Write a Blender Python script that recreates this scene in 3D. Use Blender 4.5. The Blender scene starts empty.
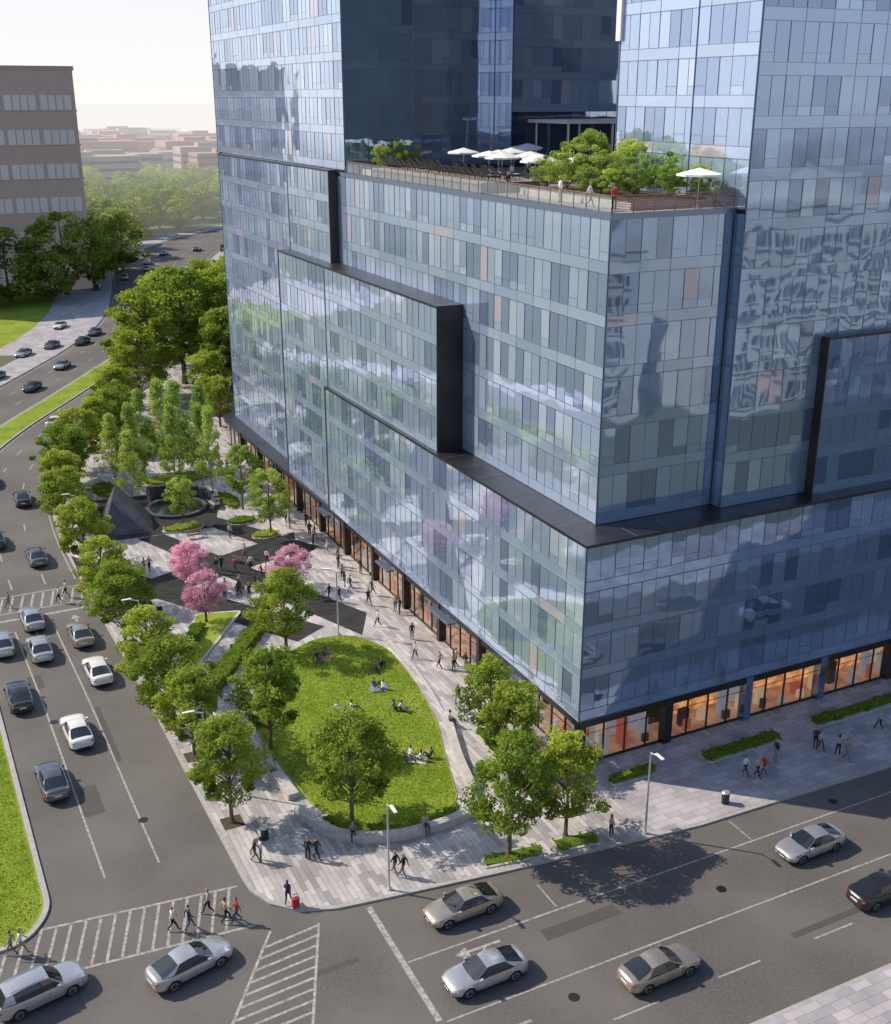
import bpy, math, random
from mathutils import Vector, Matrix
from mathutils.geometry import tessellate_polygon
import numpy as np
random.seed(7)
rnd=random.Random(11)
sc=bpy.context.scene
COL=sc.collection
sc.view_settings.view_transform='Standard'
try: sc.view_settings.look='None'
except Exception: pass
sc.view_settings.exposure=0

# ------------------------------------------------------------------ materials
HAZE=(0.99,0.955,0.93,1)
def nodes(name):
    m=bpy.data.materials.new(name);m.use_nodes=True
    nt=m.node_tree;b=nt.nodes['Principled BSDF']
    return m,nt,b
def haze(m,d0=260,d1=1700,mx=0.97,st=0.97,pw=.85):  # aerial haze painted into the material: pale emission grows with distance from origin
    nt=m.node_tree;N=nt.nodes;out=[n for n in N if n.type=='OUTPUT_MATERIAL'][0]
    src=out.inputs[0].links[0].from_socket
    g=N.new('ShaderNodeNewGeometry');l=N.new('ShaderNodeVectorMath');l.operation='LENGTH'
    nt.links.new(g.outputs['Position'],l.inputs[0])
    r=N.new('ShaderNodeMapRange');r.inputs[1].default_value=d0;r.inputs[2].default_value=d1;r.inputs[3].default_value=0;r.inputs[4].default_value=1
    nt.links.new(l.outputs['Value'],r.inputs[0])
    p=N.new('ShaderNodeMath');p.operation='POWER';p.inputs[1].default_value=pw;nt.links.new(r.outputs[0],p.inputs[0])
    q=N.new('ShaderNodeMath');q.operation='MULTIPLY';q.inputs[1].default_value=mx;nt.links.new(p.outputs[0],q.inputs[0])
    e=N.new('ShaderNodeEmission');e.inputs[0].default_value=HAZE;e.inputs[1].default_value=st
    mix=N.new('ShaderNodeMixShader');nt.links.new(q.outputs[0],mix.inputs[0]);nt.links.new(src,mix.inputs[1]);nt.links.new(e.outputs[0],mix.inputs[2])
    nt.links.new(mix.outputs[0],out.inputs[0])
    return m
def noisemat(name,c1,c2,scale=5,rough=0.8,detail=6,bump=0.0,metal=0.0,c3=None,scale2=0.15,spec=0.5,coords='Object'):
    m,nt,b=nodes(name);N=nt.nodes;L=nt.links
    tc=N.new('ShaderNodeTexCoord');n=N.new('ShaderNodeTexNoise');n.inputs['Scale'].default_value=scale;n.inputs['Detail'].default_value=detail
    L.new(tc.outputs[coords],n.inputs['Vector'])
    r=N.new('ShaderNodeValToRGB');r.color_ramp.elements[0].color=(*c1,1);r.color_ramp.elements[1].color=(*c2,1)
    r.color_ramp.elements[0].position=.32;r.color_ramp.elements[1].position=.68
    L.new(n.outputs['Fac'],r.inputs[0]);col=r.outputs[0]
    if c3:
        n2=N.new('ShaderNodeTexNoise');n2.inputs['Scale'].default_value=scale2;n2.inputs['Detail'].default_value=7;L.new(tc.outputs[coords],n2.inputs['Vector'])
        r2=N.new('ShaderNodeValToRGB');r2.color_ramp.elements[0].position=.38;r2.color_ramp.elements[1].position=.68;L.new(n2.outputs['Fac'],r2.inputs[0])
        mx=N.new('ShaderNodeMixRGB');L.new(r2.outputs[0],mx.inputs[0]);L.new(col,mx.inputs[1]);mx.inputs[2].default_value=(*c3,1);col=mx.outputs[0]
    L.new(col,b.inputs['Base Color']);b.inputs['Roughness'].default_value=rough;b.inputs['Metallic'].default_value=metal
    b.inputs['Specular IOR Level'].default_value=spec
    if bump:
        bp=N.new('ShaderNodeBump');bp.inputs['Strength'].default_value=bump;bp.inputs['Distance'].default_value=.05
        L.new(n.outputs['Fac'],bp.inputs['Height']);L.new(bp.outputs[0],b.inputs['Normal'])
    return m
def plain(name,c,rough=.6,metal=0,emit=None,es=0,spec=.5,coat=0):
    m,nt,b=nodes(name);b.inputs['Base Color'].default_value=(*c,1);b.inputs['Roughness'].default_value=rough;b.inputs['Metallic'].default_value=metal
    b.inputs['Specular IOR Level'].default_value=spec;b.inputs['Coat Weight'].default_value=coat;b.inputs['Coat Roughness'].default_value=.05
    if emit: b.inputs['Emission Color'].default_value=(*emit,1);b.inputs['Emission Strength'].default_value=es
    return m
def leafmat(name,c1,c2,trans=.35,hv=.18,hh=.02):
    m=bpy.data.materials.new(name);m.use_nodes=True;nt=m.node_tree;N=nt.nodes;L=nt.links;N.clear()
    out=N.new('ShaderNodeOutputMaterial');d=N.new('ShaderNodeBsdfDiffuse');t=N.new('ShaderNodeBsdfTranslucent');mx=N.new('ShaderNodeMixShader');mx.inputs[0].default_value=trans
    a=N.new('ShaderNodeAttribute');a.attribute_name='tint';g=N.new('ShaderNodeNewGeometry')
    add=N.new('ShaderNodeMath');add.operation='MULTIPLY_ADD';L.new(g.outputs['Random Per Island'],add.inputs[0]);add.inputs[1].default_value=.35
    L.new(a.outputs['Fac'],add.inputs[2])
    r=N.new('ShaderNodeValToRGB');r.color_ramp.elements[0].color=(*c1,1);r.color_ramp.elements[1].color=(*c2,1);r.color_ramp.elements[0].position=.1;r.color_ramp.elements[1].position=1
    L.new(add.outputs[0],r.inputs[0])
    oi=N.new('ShaderNodeObjectInfo');hs=N.new('ShaderNodeHueSaturation');mr=N.new('ShaderNodeMapRange');mr.inputs[3].default_value=1-hv;mr.inputs[4].default_value=1+hv
    mh_=N.new('ShaderNodeMapRange');mh_.inputs[3].default_value=.5+hh*.8;mh_.inputs[4].default_value=.5-hh;L.new(oi.outputs['Random'],mh_.inputs[0]);L.new(mh_.outputs[0],hs.inputs['Hue'])
    L.new(oi.outputs['Random'],mr.inputs[0]);L.new(mr.outputs[0],hs.inputs['Value']);L.new(r.outputs[0],hs.inputs['Color'])
    L.new(hs.outputs[0],d.inputs[0]);L.new(hs.outputs[0],t.inputs[0]);L.new(d.outputs[0],mx.inputs[1]);L.new(t.outputs[0],mx.inputs[2]);L.new(mx.outputs[0],out.inputs[0])
    return m
def paving(name,c1,c2,mortar,bw,bh,rot=0,rough=.6,ms=.012,spec=.4):
    m,nt,b=nodes(name);N=nt.nodes;L=nt.links
    tc=N.new('ShaderNodeTexCoord');mp=N.new('ShaderNodeMapping');mp.inputs['Rotation'].default_value=(0,0,rot);L.new(tc.outputs['Object'],mp.inputs[0])
    br=N.new('ShaderNodeTexBrick');br.inputs['Scale'].default_value=1;br.inputs['Brick Width'].default_value=bw;br.inputs['Row Height'].default_value=bh
    br.inputs['Mortar Size'].default_value=ms;br.inputs['Color1'].default_value=(*c1,1);br.inputs['Color2'].default_value=(*c2,1);br.inputs['Mortar'].default_value=(*mortar,1)
    br.inputs['Bias'].default_value=0;br.offset=.37
    L.new(mp.outputs[0],br.inputs['Vector'])
    n=N.new('ShaderNodeTexNoise');n.inputs['Scale'].default_value=.35;n.inputs['Detail'].default_value=8;L.new(tc.outputs['Object'],n.inputs[0])
    r=N.new('ShaderNodeMapRange');r.inputs[1].default_value=.3;r.inputs[2].default_value=.7;r.inputs[3].default_value=.78;r.inputs[4].default_value=1.12;L.new(n.outputs['Fac'],r.inputs[0])
    hs=N.new('ShaderNodeHueSaturation');L.new(br.outputs['Color'],hs.inputs['Color']);L.new(r.outputs[0],hs.inputs['Value'])
    L.new(hs.outputs[0],b.inputs['Base Color']);b.inputs['Roughness'].default_value=rough;b.inputs['Specular IOR Level'].default_value=spec
    bp=N.new('ShaderNodeBump');bp.inputs['Strength'].default_value=.2;bp.inputs['Distance'].default_value=.01;bp.invert=True;L.new(br.outputs['Fac'],bp.inputs['Height']);L.new(bp.outputs[0],b.inputs['Normal'])
    return m
def glassfac(name,c,metal=.5,rough=.05,wob=.05,var=.06):
    m,nt,b=nodes(name);N=nt.nodes;L=nt.links
    g=N.new('ShaderNodeNewGeometry');hs=N.new('ShaderNodeHueSaturation');hs.inputs['Color'].default_value=(*c,1)
    mr=N.new('ShaderNodeMapRange');mr.inputs[3].default_value=1-var;mr.inputs[4].default_value=1+var;L.new(g.outputs['Random Per Island'],mr.inputs[0]);L.new(mr.outputs[0],hs.inputs['Value'])
    L.new(hs.outputs[0],b.inputs['Base Color']);b.inputs['Metallic'].default_value=metal;b.inputs['Roughness'].default_value=rough
    b.inputs['IOR'].default_value=1.8;b.inputs['Coat Weight'].default_value=.6;b.inputs['Coat Roughness'].default_value=.02;b.inputs['Coat IOR'].default_value=1.7
    tc=N.new('ShaderNodeTexCoord');n=N.new('ShaderNodeTexNoise');n.inputs['Scale'].default_value=.22;n.inputs['Detail'].default_value=1;L.new(tc.outputs['Object'],n.inputs[0])
    bp=N.new('ShaderNodeBump');bp.inputs['Strength'].default_value=1;bp.inputs['Distance'].default_value=wob;L.new(n.outputs['Fac'],bp.inputs['Height']);L.new(bp.outputs[0],b.inputs['Normal']);L.new(bp.outputs[0],b.inputs['Coat Normal'])
    return m
M={}
M['asphalt']=noisemat('asphalt',(.082,.076,.073),(.130,.121,.116),7,.8,12,.3,c3=(.155,.145,.139),scale2=.11)
M['ground']=noisemat('ground_mat',(.05,.085,.025),(.11,.13,.05),.02,.95,8,c3=(.16,.16,.13),scale2=.006)
M['grass']=noisemat('grass_mat',(.15,.225,.02),(.22,.30,.035),1.1,.95,10,.3,c3=(.27,.34,.05),scale2=.25,spec=.1)
M['blade']=leafmat('grass_blade',(.12,.20,.015),(.30,.40,.055),.3,.05,0)
M['pave']=paving('plaza_paving',(.56,.525,.52),(.30,.29,.30),(.15,.145,.15),1.5,.36,math.radians(90))
M['pave2']=paving('street_paving',(.52,.49,.52),(.35,.34,.37),(.16,.16,.16),1.2,.6,0)
M['dpave']=paving('dark_paving',(.05,.05,.053),(.032,.032,.035),(.02,.02,.02),.9,.3,math.radians(30),.9,spec=.15)
M['kerb']=noisemat('kerb_granite',(.33,.32,.32),(.42,.41,.40),3,.8)
M['conc']=noisemat('concrete',(.40,.385,.37),(.52,.50,.48),2,.75,8,.1)
M['white']=noisemat('road_paint',(.20,.19,.185),(.46,.45,.43),3.5,.8,12)
M['blackm']=noisemat('dark_metal',(.012,.012,.014),(.026,.025,.027),.6,.38,3)
M['core']=plain('core',(.02,.022,.03),.9)
M['mull']=plain('mullion',(.18,.23,.34),.35,.6)
M['g1']=glassfac('glass_mid',(.42,.55,.80),.57,.035)
M['g2']=glassfac('glass_light',(.56,.68,.90),.50,.045)
M['g3']=glassfac('glass_dark',(.31,.42,.66),.63,.035)
M['g4']=glassfac('glass_rose',(.60,.57,.70),.45,.08)
M['g5']=glassfac('glass_spandrel',(.48,.61,.84),.54,.04)
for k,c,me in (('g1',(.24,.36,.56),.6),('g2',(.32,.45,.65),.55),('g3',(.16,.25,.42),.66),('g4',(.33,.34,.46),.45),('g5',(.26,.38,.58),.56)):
    M['d'+k]=glassfac('shade_'+k,c,me,.03)  # darker copies of the glass, shade of sunless street faces put into the colour
M['wood']=noisemat('terrace_wood',(.20,.10,.07),(.30,.16,.11),3,.6)
M['deck']=paving('terrace_deck',(.36,.33,.31),(.28,.26,.25),(.1,.1,.1),1.0,1.0)
M['fabric']=plain('white_fabric',(.82,.82,.80),.8)
M['soil']=noisemat('soil',(.05,.035,.025),(.09,.07,.05),5,.95)
M['bark']=noisemat('bark',(.09,.065,.045),(.18,.14,.10),8,.9,6,.4)
M['birchbark']=noisemat('birch_bark',(.12,.11,.10),(.6,.58,.54),9,.8)
M['leaf']=leafmat('leaf_green',(.085,.145,.016),(.42,.53,.09),.5)
M['leaf2']=leafmat('leaf_light',(.15,.24,.03),(.46,.60,.14),.48)
M['pink']=leafmat('blossom_pink',(.60,.24,.38),(.93,.60,.72),.4,.1,0)
M['hedge']=leafmat('hedge_leaf',(.07,.13,.014),(.27,.37,.06),.3)
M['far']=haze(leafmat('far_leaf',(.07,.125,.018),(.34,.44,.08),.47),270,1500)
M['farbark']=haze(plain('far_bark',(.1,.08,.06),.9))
M['steel']=plain('lamp_steel',(.62,.63,.65),.35,.6)
M['lampw']=plain('lamp_head',(.8,.8,.78),.4)
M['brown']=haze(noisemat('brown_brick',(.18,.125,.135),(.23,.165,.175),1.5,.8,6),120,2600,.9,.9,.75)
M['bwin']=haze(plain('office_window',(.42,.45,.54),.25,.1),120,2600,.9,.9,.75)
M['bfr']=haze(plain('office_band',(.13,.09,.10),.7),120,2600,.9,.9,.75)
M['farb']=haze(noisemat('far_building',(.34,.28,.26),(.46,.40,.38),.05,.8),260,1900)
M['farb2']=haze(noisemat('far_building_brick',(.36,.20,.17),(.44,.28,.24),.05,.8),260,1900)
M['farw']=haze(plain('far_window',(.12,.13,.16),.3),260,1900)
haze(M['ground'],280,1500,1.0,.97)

# ------------------------------------------------------------------ mesh builder
class MB:
    def __init__(s): s.v=[];s.f=[];s.m=[];s.mats=[];s.tint=None
    def mi(s,k):
        if k not in s.mats: s.mats.append(k)
        return s.mats.index(k)
    def face(s,pts,k):
        i=len(s.v);s.v+= [tuple(p) for p in pts];s.f.append(tuple(range(i,i+len(pts))));s.m.append(s.mi(k))
    def box(s,x0,x1,y0,y1,z0,z1,k,skip=''):
        i=len(s.v);s.v+=[(x0,y0,z0),(x1,y0,z0),(x1,y1,z0),(x0,y1,z0),(x0,y0,z1),(x1,y0,z1),(x1,y1,z1),(x0,y1,z1)]
        for nm,f in (('b',(3,2,1,0)),('t',(4,5,6,7)),('s',(0,1,5,4)),('e',(1,2,6,5)),('n',(2,3,7,6)),('w',(3,0,4,7))):
            if nm in skip: continue
            s.f.append(tuple(i+a for a in f));s.m.append(s.mi(k))
    def obox(s,c,u,l,w,z0,z1,k):
        n=(-u[1],u[0]);P=[]
        for a,b in ((-1,-1),(1,-1),(1,1),(-1,1)):
            P.append((c[0]+u[0]*l/2*a+n[0]*w/2*b,c[1]+u[1]*l/2*a+n[1]*w/2*b))
        s.prism(P,z0,z1,k)
    def prism(s,poly,z0,z1,k,ks=None,bottom=True):
        n=len(poly);ks=ks or k
        a=sum(poly[i][0]*poly[(i+1)%n][1]-poly[(i+1)%n][0]*poly[i][1] for i in range(n))
        if a<0: poly=poly[::-1]
        i=len(s.v);s.v+=[(p[0],p[1],z0) for p in poly]+[(p[0],p[1],z1) for p in poly]
        for j in range(n):
            q=(j+1)%n;s.f.append((i+j,i+q,i+n+q,i+n+j));s.m.append(s.mi(ks))
        s.sheet(poly,z1,k)
    def sheet(s,poly,z,k):
        n=len(poly)
        a=sum(poly[i][0]*poly[(i+1)%n][1]-poly[(i+1)%n][0]*poly[i][1] for i in range(n))
        if a<0: poly=poly[::-1]
        i=len(s.v);s.v+=[(p[0],p[1],z) for p in poly]
        for t in tessellate_polygon([[Vector((p[0],p[1],0)) for p in poly]]):
            A,B,C=[poly[q] for q in t]
            cr=(B[0]-A[0])*(C[1]-A[1])-(B[1]-A[1])*(C[0]-A[0])
            s.f.append(tuple(i+q for q in (t if cr>0 else t[::-1])));s.m.append(s.mi(k))
    def strip(s,A,B,zA,zB,k):
        i=len(s.v);n=len(A)
        s.v+=[(*p,zA) for p in A]+[(*p,zB) for p in B]
        for j in range(n-1): s.f.append((i+j,i+j+1,i+n+j+1,i+n+j));s.m.append(s.mi(k))
    def tube(s,p,q,r0,r1,k,n=8,cap=True):
        p=Vector(p);q=Vector(q);d=(q-p).normalized();a=d.orthogonal().normalized();b=d.cross(a)
        i=len(s.v)
        for c,r in ((p,r0),(q,r1)):
            for j in range(n):
                t=2*math.pi*j/n;w=c+a*math.cos(t)*r+b*math.sin(t)*r;s.v.append(tuple(w))
        for j in range(n):
            e=(j+1)%n;s.f.append((i+j,i+e,i+n+e,i+n+j));s.m.append(s.mi(k))
        if cap:
            s.f.append(tuple(i+n+j for j in range(n)));s.m.append(s.mi(k))
            s.f.append(tuple(i+n-1-j for j in range(n)));s.m.append(s.mi(k))
    def ell(s,c,r,k,nu=10,nv=7,fn=None):
        i=len(s.v)
        for a in range(nv+1):
            th=math.pi*a/nv
            for b in range(nu):
                ph=2*math.pi*b/nu
                p=[math.sin(th)*math.cos(ph),math.sin(th)*math.sin(ph),math.cos(th)]
                if fn: p=fn(p)
                s.v.append((c[0]+p[0]*r[0],c[1]+p[1]*r[1],c[2]+p[2]*r[2]))
        for a in range(nv):
            for b in range(nu):
                e=(b+1)%nu
                s.f.append((i+a*nu+b,i+(a+1)*nu+b,i+(a+1)*nu+e,i+a*nu+e));s.m.append(s.mi(k))
    def mesh(s,name,smooth=None):
        me=bpy.data.meshes.new(name);me.from_pydata(s.v,[],s.f);me.polygons.foreach_set('material_index',s.m)
        for k in s.mats: me.materials.append(M[k] if isinstance(k,str) else k)
        if smooth is not None:
            me.polygons.foreach_set('use_smooth',[True]*len(me.polygons))
            me.set_sharp_from_angle(angle=math.radians(smooth))
        if s.tint is not None:
            at=me.attributes.new('tint','FLOAT','FACE');at.data.foreach_set('value',s.tint)
        me.update();return me
    def obj(s,name,parent=None,smooth=None,loc=(0,0,0)):
        return add(s.mesh(name,smooth),name,parent,loc)
def add(me,name,parent=None,loc=(0,0,0),rot=0,scale=(1,1,1)):
    o=bpy.data.objects.new(name,me);COL.objects.link(o);o.location=loc;o.rotation_euler=(0,0,rot);o.scale=scale
    if parent: o.parent=parent
    return o
def empty(name,loc=(0,0,0)):
    o=bpy.data.objects.new(name,None);COL.objects.link(o);o.location=loc;o.empty_display_size=1;return o

# ------------------------------------------------------------------ paths
def cat(pts,n=8):
    out=[];P=[pts[0]]+list(pts)+[pts[-1]]
    for i in range(1,len(P)-2):
        a,b,c,d=[np.array(P[j],float) for j in (i-1,i,i+1,i+2)]
        for k in range(n):
            t=k/n;out.append(tuple(.5*((2*b)+(-a+c)*t+(2*a-5*b+4*c-d)*t*t+(-a+3*b-3*c+d)*t**3)))
    out.append(tuple(map(float,pts[-1])));return out
def offset(path,d):
    out=[]
    for i,p in enumerate(path):
        a=path[max(i-1,0)];b=path[min(i+1,len(path)-1)]
        t=Vector((b[0]-a[0],b[1]-a[1])).normalized();out.append((p[0]-t.y*d,p[1]+t.x*d))
    return out
AV=cat([(-25.3,-2),(-25.5,10),(-25.7,25),(-26.1,40),(-26.4,54),(-26.3,68),(-25.0,82),(-21.7,95),(-15.6,108),(-6.7,123),(2,138),(12,156),(22,178),(30,203),(36,230),(42,258),(52,290),(70,322),(98,352),(135,380),(190,410)],8)
def dashes(mb,path,w,dl,gl,z,k,y0=-999,y1=999):
    pts=[]
    for a,b in zip(path,path[1:]):
        L=math.dist(a,b);n=max(1,int(L/.5))
        for i in range(n): pts.append((a[0]+(b[0]-a[0])*i/n,a[1]+(b[1]-a[1])*i/n))
    cur=[];d=0
    for i in range(len(pts)-1):
        ph=d%(dl+gl) if gl>0 else 0
        if ph<dl and y0<=pts[i][1]<=y1: cur.append(pts[i])
        else:
            if len(cur)>1: mb.strip(offset(cur,w/2),offset(cur,-w/2),z,z,k)
            cur=[]
        d+=math.dist(pts[i],pts[i+1])
    if len(cur)>1: mb.strip(offset(cur,w/2),offset(cur,-w/2),z,z,k)

# ------------------------------------------------------------------ ground and roads
g=MB();g.face([(-9000,-9000,0),(9000,-9000,0),(9000,9000,0),(-9000,9000,0)],'ground');g.obj('ground')
r=MB()
path=[(-25.2,-90),(-25.2,-20)]+AV
r.strip(offset(path,0-1.0),offset(path,25.5),.004,.004,'asphalt');r.obj('avenue_road')
r=MB();r.face([(-160,-24.5,.008),(170,-24.5,.008),(170,-4.5,.008),(-160,-4.5,.008)],'asphalt');r.obj('cross_street_road')
AVn=[p for p in AV if p[1]<150]
edge=[(62,-9.9),(20.8,-9.7),(3.8,-9.3),(-3.6,-8.5),(-10.5,-7.7),(-15.2,-7.1),(-18.2,-6.7),(-21,-6.3),(-23.1,-5.5),(-24.5,-4.1),(-25.2,-2.4)]+AVn[1:]
block=edge+[(30,AVn[-1][1]+2),(62,120)]
p=MB();p.prism(block,.0,.13,'pave','kerb');p.obj('plaza_pavement')
k=MB();ins=offset(edge,-.28)
k.strip(edge,ins,.134,.134,'kerb');k.obj('kerb')
s=MB();s.sheet([(0.5,-.3),(61,-.3),(61,-9.5),(21,-9.35),(3.9,-8.95),(0.5,-8.6)],.134,'pave2');s.obj('sidewalk')
s=MB();s.prism([(-9,-24.4),(170,-24.4),(170,-34),(-9,-34)],.02,.13,'pave2','kerb')
s.strip([(-9,-24.4),(170,-24.4)],[(-9,-24.7),(170,-24.7)],.134,.134,'kerb');s.obj('near_sidewalk')
s=MB();far=[q for q in AV if q[1]>55]
s.strip(offset(far,25.0),offset(far,31),.12,.12,'pave2');s.strip(offset(far,24.9),offset(far,25.0),.0,.12,'kerb');s.obj('avenue_sidewalk')
s=MB();far2=[q for q in AV if 150<q[1]]
s.strip(offset(far2,-.9),offset(far2,-5),.10,.10,'pave2');s.obj('avenue_footpath')
def rounded(poly,r=1.2,n=5):
    out=[];m=len(poly)
    for i in range(m):
        a=Vector(poly[i-1]);b=Vector(poly[i]);c=Vector(poly[(i+1)%m])
        u=(a-b);v=(c-b);rr=min(r,u.length*.45,v.length*.45);p0=b+u.normalized()*rr;p1=b+v.normalized()*rr
        for j in range(n+1):
            t=j/n;q=(1-t)**2*p0+2*t*(1-t)*b+t*t*p1;out.append((q.x,q.y))
    return out
def inset(poly,d):
    n=len(poly);a=sum(poly[i][0]*poly[(i+1)%n][1]-poly[(i+1)%n][0]*poly[i][1] for i in range(n))
    sg=1 if a>0 else -1;out=[]
    for i in range(n):
        A=Vector(poly[i-1]);B=Vector(poly[i]);C=Vector(poly[(i+1)%n])
        t=(C-A)
        if t.length<1e-6: t=Vector((1,0))
        t.normalize();out.append((B.x-t.y*d*sg,B.y+t.x*d*sg))
    return out
med=MB()
mp=rounded([(-36.4,1.2),(-36.7,44),(-41.5,44),(-41.5,-1.2),(-38.2,-1.2)],2.6,8)
med.prism(mp,.0,.14,'kerb');med.sheet(inset(mp,.35),.145,'grass');med.obj('median_near')
far3=[q for q in AV if 56<q[1]<178]
med=MB();A=offset(far3,9.6);B=offset(far3,13.9)
poly=A+B[::-1];med.prism(poly,0,.14,'kerb');ip=inset(poly,.3);med.sheet(ip,.146,'grass');med.obj('median_strip')
s=MB();f5=[q for q in AV if 150<q[1]<330];s.strip(offset(f5,38),offset(f5,62),.05,.05,'grass');s.strip(offset(f5,31),offset(f5,38),.04,.04,'pave2');s.strip(offset(f5,62),offset(f5,95),.045,.045,'pave2');s.obj('park_lawn')
# markings
mk=MB();Z=.012
near=[q for q in AV if 3<q[1]<44.5]
for o in (4.2,7.6): 
    dashes(mk,offset(near,o),.14,100,0,Z,'white')
mid=[q for q in AV if 52<q[1] and q[0]<120]
for o in (3.3,6.5): dashes(mk,offset(mid,o),.16,3,5,Z,'white')
for o in (17.3,20.9): dashes(mk,offset(mid,o),.16,3,5,Z,'white')
dashes(mk,offset(mid,.4),.14,400,0,Z,'white');dashes(mk,offset(mid,9.2),.14,400,0,Z,'white');dashes(mk,offset(mid,14.3),.14,400,0,Z,'white');dashes(mk,offset(mid,24.3),.14,400,0,Z,'white')
def line(a,b,w,kk='white',z=Z):
    a=Vector(a);b=Vector(b);u=(b-a).normalized();n=Vector((-u.y,u.x))*w/2
    mk.face([(*(a-n),z),(*(b-n),z),(*(b+n),z),(*(a+n),z)],kk)
line((-36,46.6),(-26.6,46.6),.2);line((-36,50.6),(-26.7,50.6),.2)
x=-35.6
while x<-27: line((x,46.9),(x+.7,50.3),.22);x+=.95
line((-36,44.9),(-26.5,44.9),.4)
A0=Vector((-42,-4.0));A1=Vector((-25.8,-5.4));B0=Vector((-42,.3));B1=Vector((-25.8,-1.5))
line(A0,A1,.18);line(B0,B1,.18)
t=.01
while t<.93: line(A0.lerp(A1,t)+Vector((0,.12)),B0.lerp(B1,t+.075)-Vector((0,.12)),.17);t+=.052
a0=Vector((-25.2,-6.3));a1=Vector((-35.6,-21.8));b0=Vector((-22.4,-6.9));b1=Vector((-28.9,-22.6))
line(a0,a1,.16);line(b0,b1,.16)
t=.075
while t<.98: line(a0.lerp(a1,t)+Vector((.1,0)),b0.lerp(b1,max(0,t-.065))+Vector((-.1,0)),.17);t+=.05
line((-19.2,-6.9),(-19.3,-16.9),.35)
line((-19,-12.2),(14,-12.0),.12);line((14,-12),(60,-12),.12)
line((-19,-17.1),(60,-17.1),.12)
x=-18
while x<60: line((x,-20.9),(x+3,-20.9),.12);x+=7
for x in (-9,6,22): line((x,-9.6),(x+.0,-11.9),.1)
def arrow(cx,cy,ang,s=1.0,turn=True):
    c,si=math.cos(ang),math.sin(ang)
    def T(pts): return [(cx+(x*c-y*si)*s,cy+(x*si+y*c)*s,Z) for x,y in pts]
    mk.face(T([(-1.6,-.1),(.6,-.1),(.6,.1),(-1.6,.1)]),'white');mk.face(T([(.6,-.42),(1.5,0),(.6,.42)]),'white')
    if turn:
        mk.face(T([(-.6,.1),(-.4,.1),(.1,.8),(-.1,.8)]),'white');mk.face(T([(-.35,.8),(.35,.8),(.1,1.5)]),'white')
arrow(-28.3,42.0,math.pi/2,1.1,False);arrow(-32,42,math.pi/2,1.1,False);arrow(-15.0,-12.95,math.pi,.95);arrow(-16.5,-19,math.pi,1.0,False)
mk.obj('road_markings')
mh=MB()
for x,y in ((-29.5,8),(-33,24),(-12,-18.6),(1,-15),(14,-11),(-31,-12)):
    mh.prism([(x+.33*math.cos(t*.5236),y+.33*math.sin(t*.5236)) for t in range(12)],.008,.016,'blackm')
mh.obj('manhole_covers')
M['patch']=noisemat('asphalt_patch',(.065,.062,.060),(.092,.087,.084),8,.85,10,.2)
pt=MB()
for x0,y0,w_,h_ in ((-33.2,10,1.6,3.8),(-29.8,16,.5,9.0),(-11,-14.2,5.2,1.0),(2,-20.4,6,.5),(16,-16.5,3.2,1.4),(-34,30,1.2,2.6),(-24,-11,2.6,.5)):
    pt.face([(x0,y0,.0100),(x0+w_,y0+.06,.0100),(x0+w_-.05,y0+h_,.0100),(x0+.04,y0+h_-.05,.0100)],'patch')
pt.obj('asphalt_patches')

# ------------------------------------------------------------------ plaza
lawn=rounded([(-9.6,28.6),(-6.2,27.6),(-4.5,23.7),(-4.9,17.7),(-6.0,10.9),(-7.9,5.3),(-9.3,.6),(-10.9,-.5),(-14.6,-.4),(-17.6,1.3),(-18.8,4.6),(-19.3,15.0),(-17.9,20.6),(-14.0,26.2)],1.6,4)
l=MB();l.prism(lawn,.13,.20,'grass');l.obj('lawn')
sw=cat([(-4.0,25),(-3.9,23.7),(-4.2,17.7),(-5.3,10.9),(-7.0,5.3),(-8.3,.3),(-9.6,-1.5),(-14.7,-1.7),(-18.4,.2),(-19.9,4.0)],6)
def wallpath(mb,path,w,z0,z1,kk):
    A=offset(path,w/2);B=offset(path,-w/2);mb.prism(A+B[::-1],z0,z1,kk)
w=MB();wallpath(w,[q for q in sw if q[1]<11 or q[0]<-6],.6,.13,.68,'conc');w.obj('seat_wall')
w=MB();wallpath(w,[q for q in sw if q[1]>10 and q[0]>-6],.25,.13,.26,'conc');w.obj('lawn_edging')
w=MB();wallpath(w,[(-19.6,5.6),(-20.3,14.2)],.8,.13,.60,'conc');wallpath(w,[(-20.3,14.9),(-18.8,21.8)],.8,.13,.60,'conc');w.obj('bench_wall')
d=MB();dz=[.136]
def dpoly(pts,kk='dpave'):
    d.sheet(pts,dz[0],kk);dz[0]+=.004
dpoly([(-26.2,58.5),(-26.2,52.8),(-11.3,28.6),(-8.0,30.5)])
dpoly([(-26.2,46.5),(-26.2,41.8),(-4.2,49.0),(-2.6,54.8)])
dpoly([(-18.8,60.5),(-15.8,60.5),(-3.4,31.5),(-5.6,27.3)])
dpoly([(-12,64),(-9.4,64),(-1.6,49.5),(-4.6,47)])
dpoly([(-22.6,61),(-10,60.2),(-8.2,66),(-9,74),(-21,75.5),(-23,68)])
d.obj('dark_paving_bands')
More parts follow.
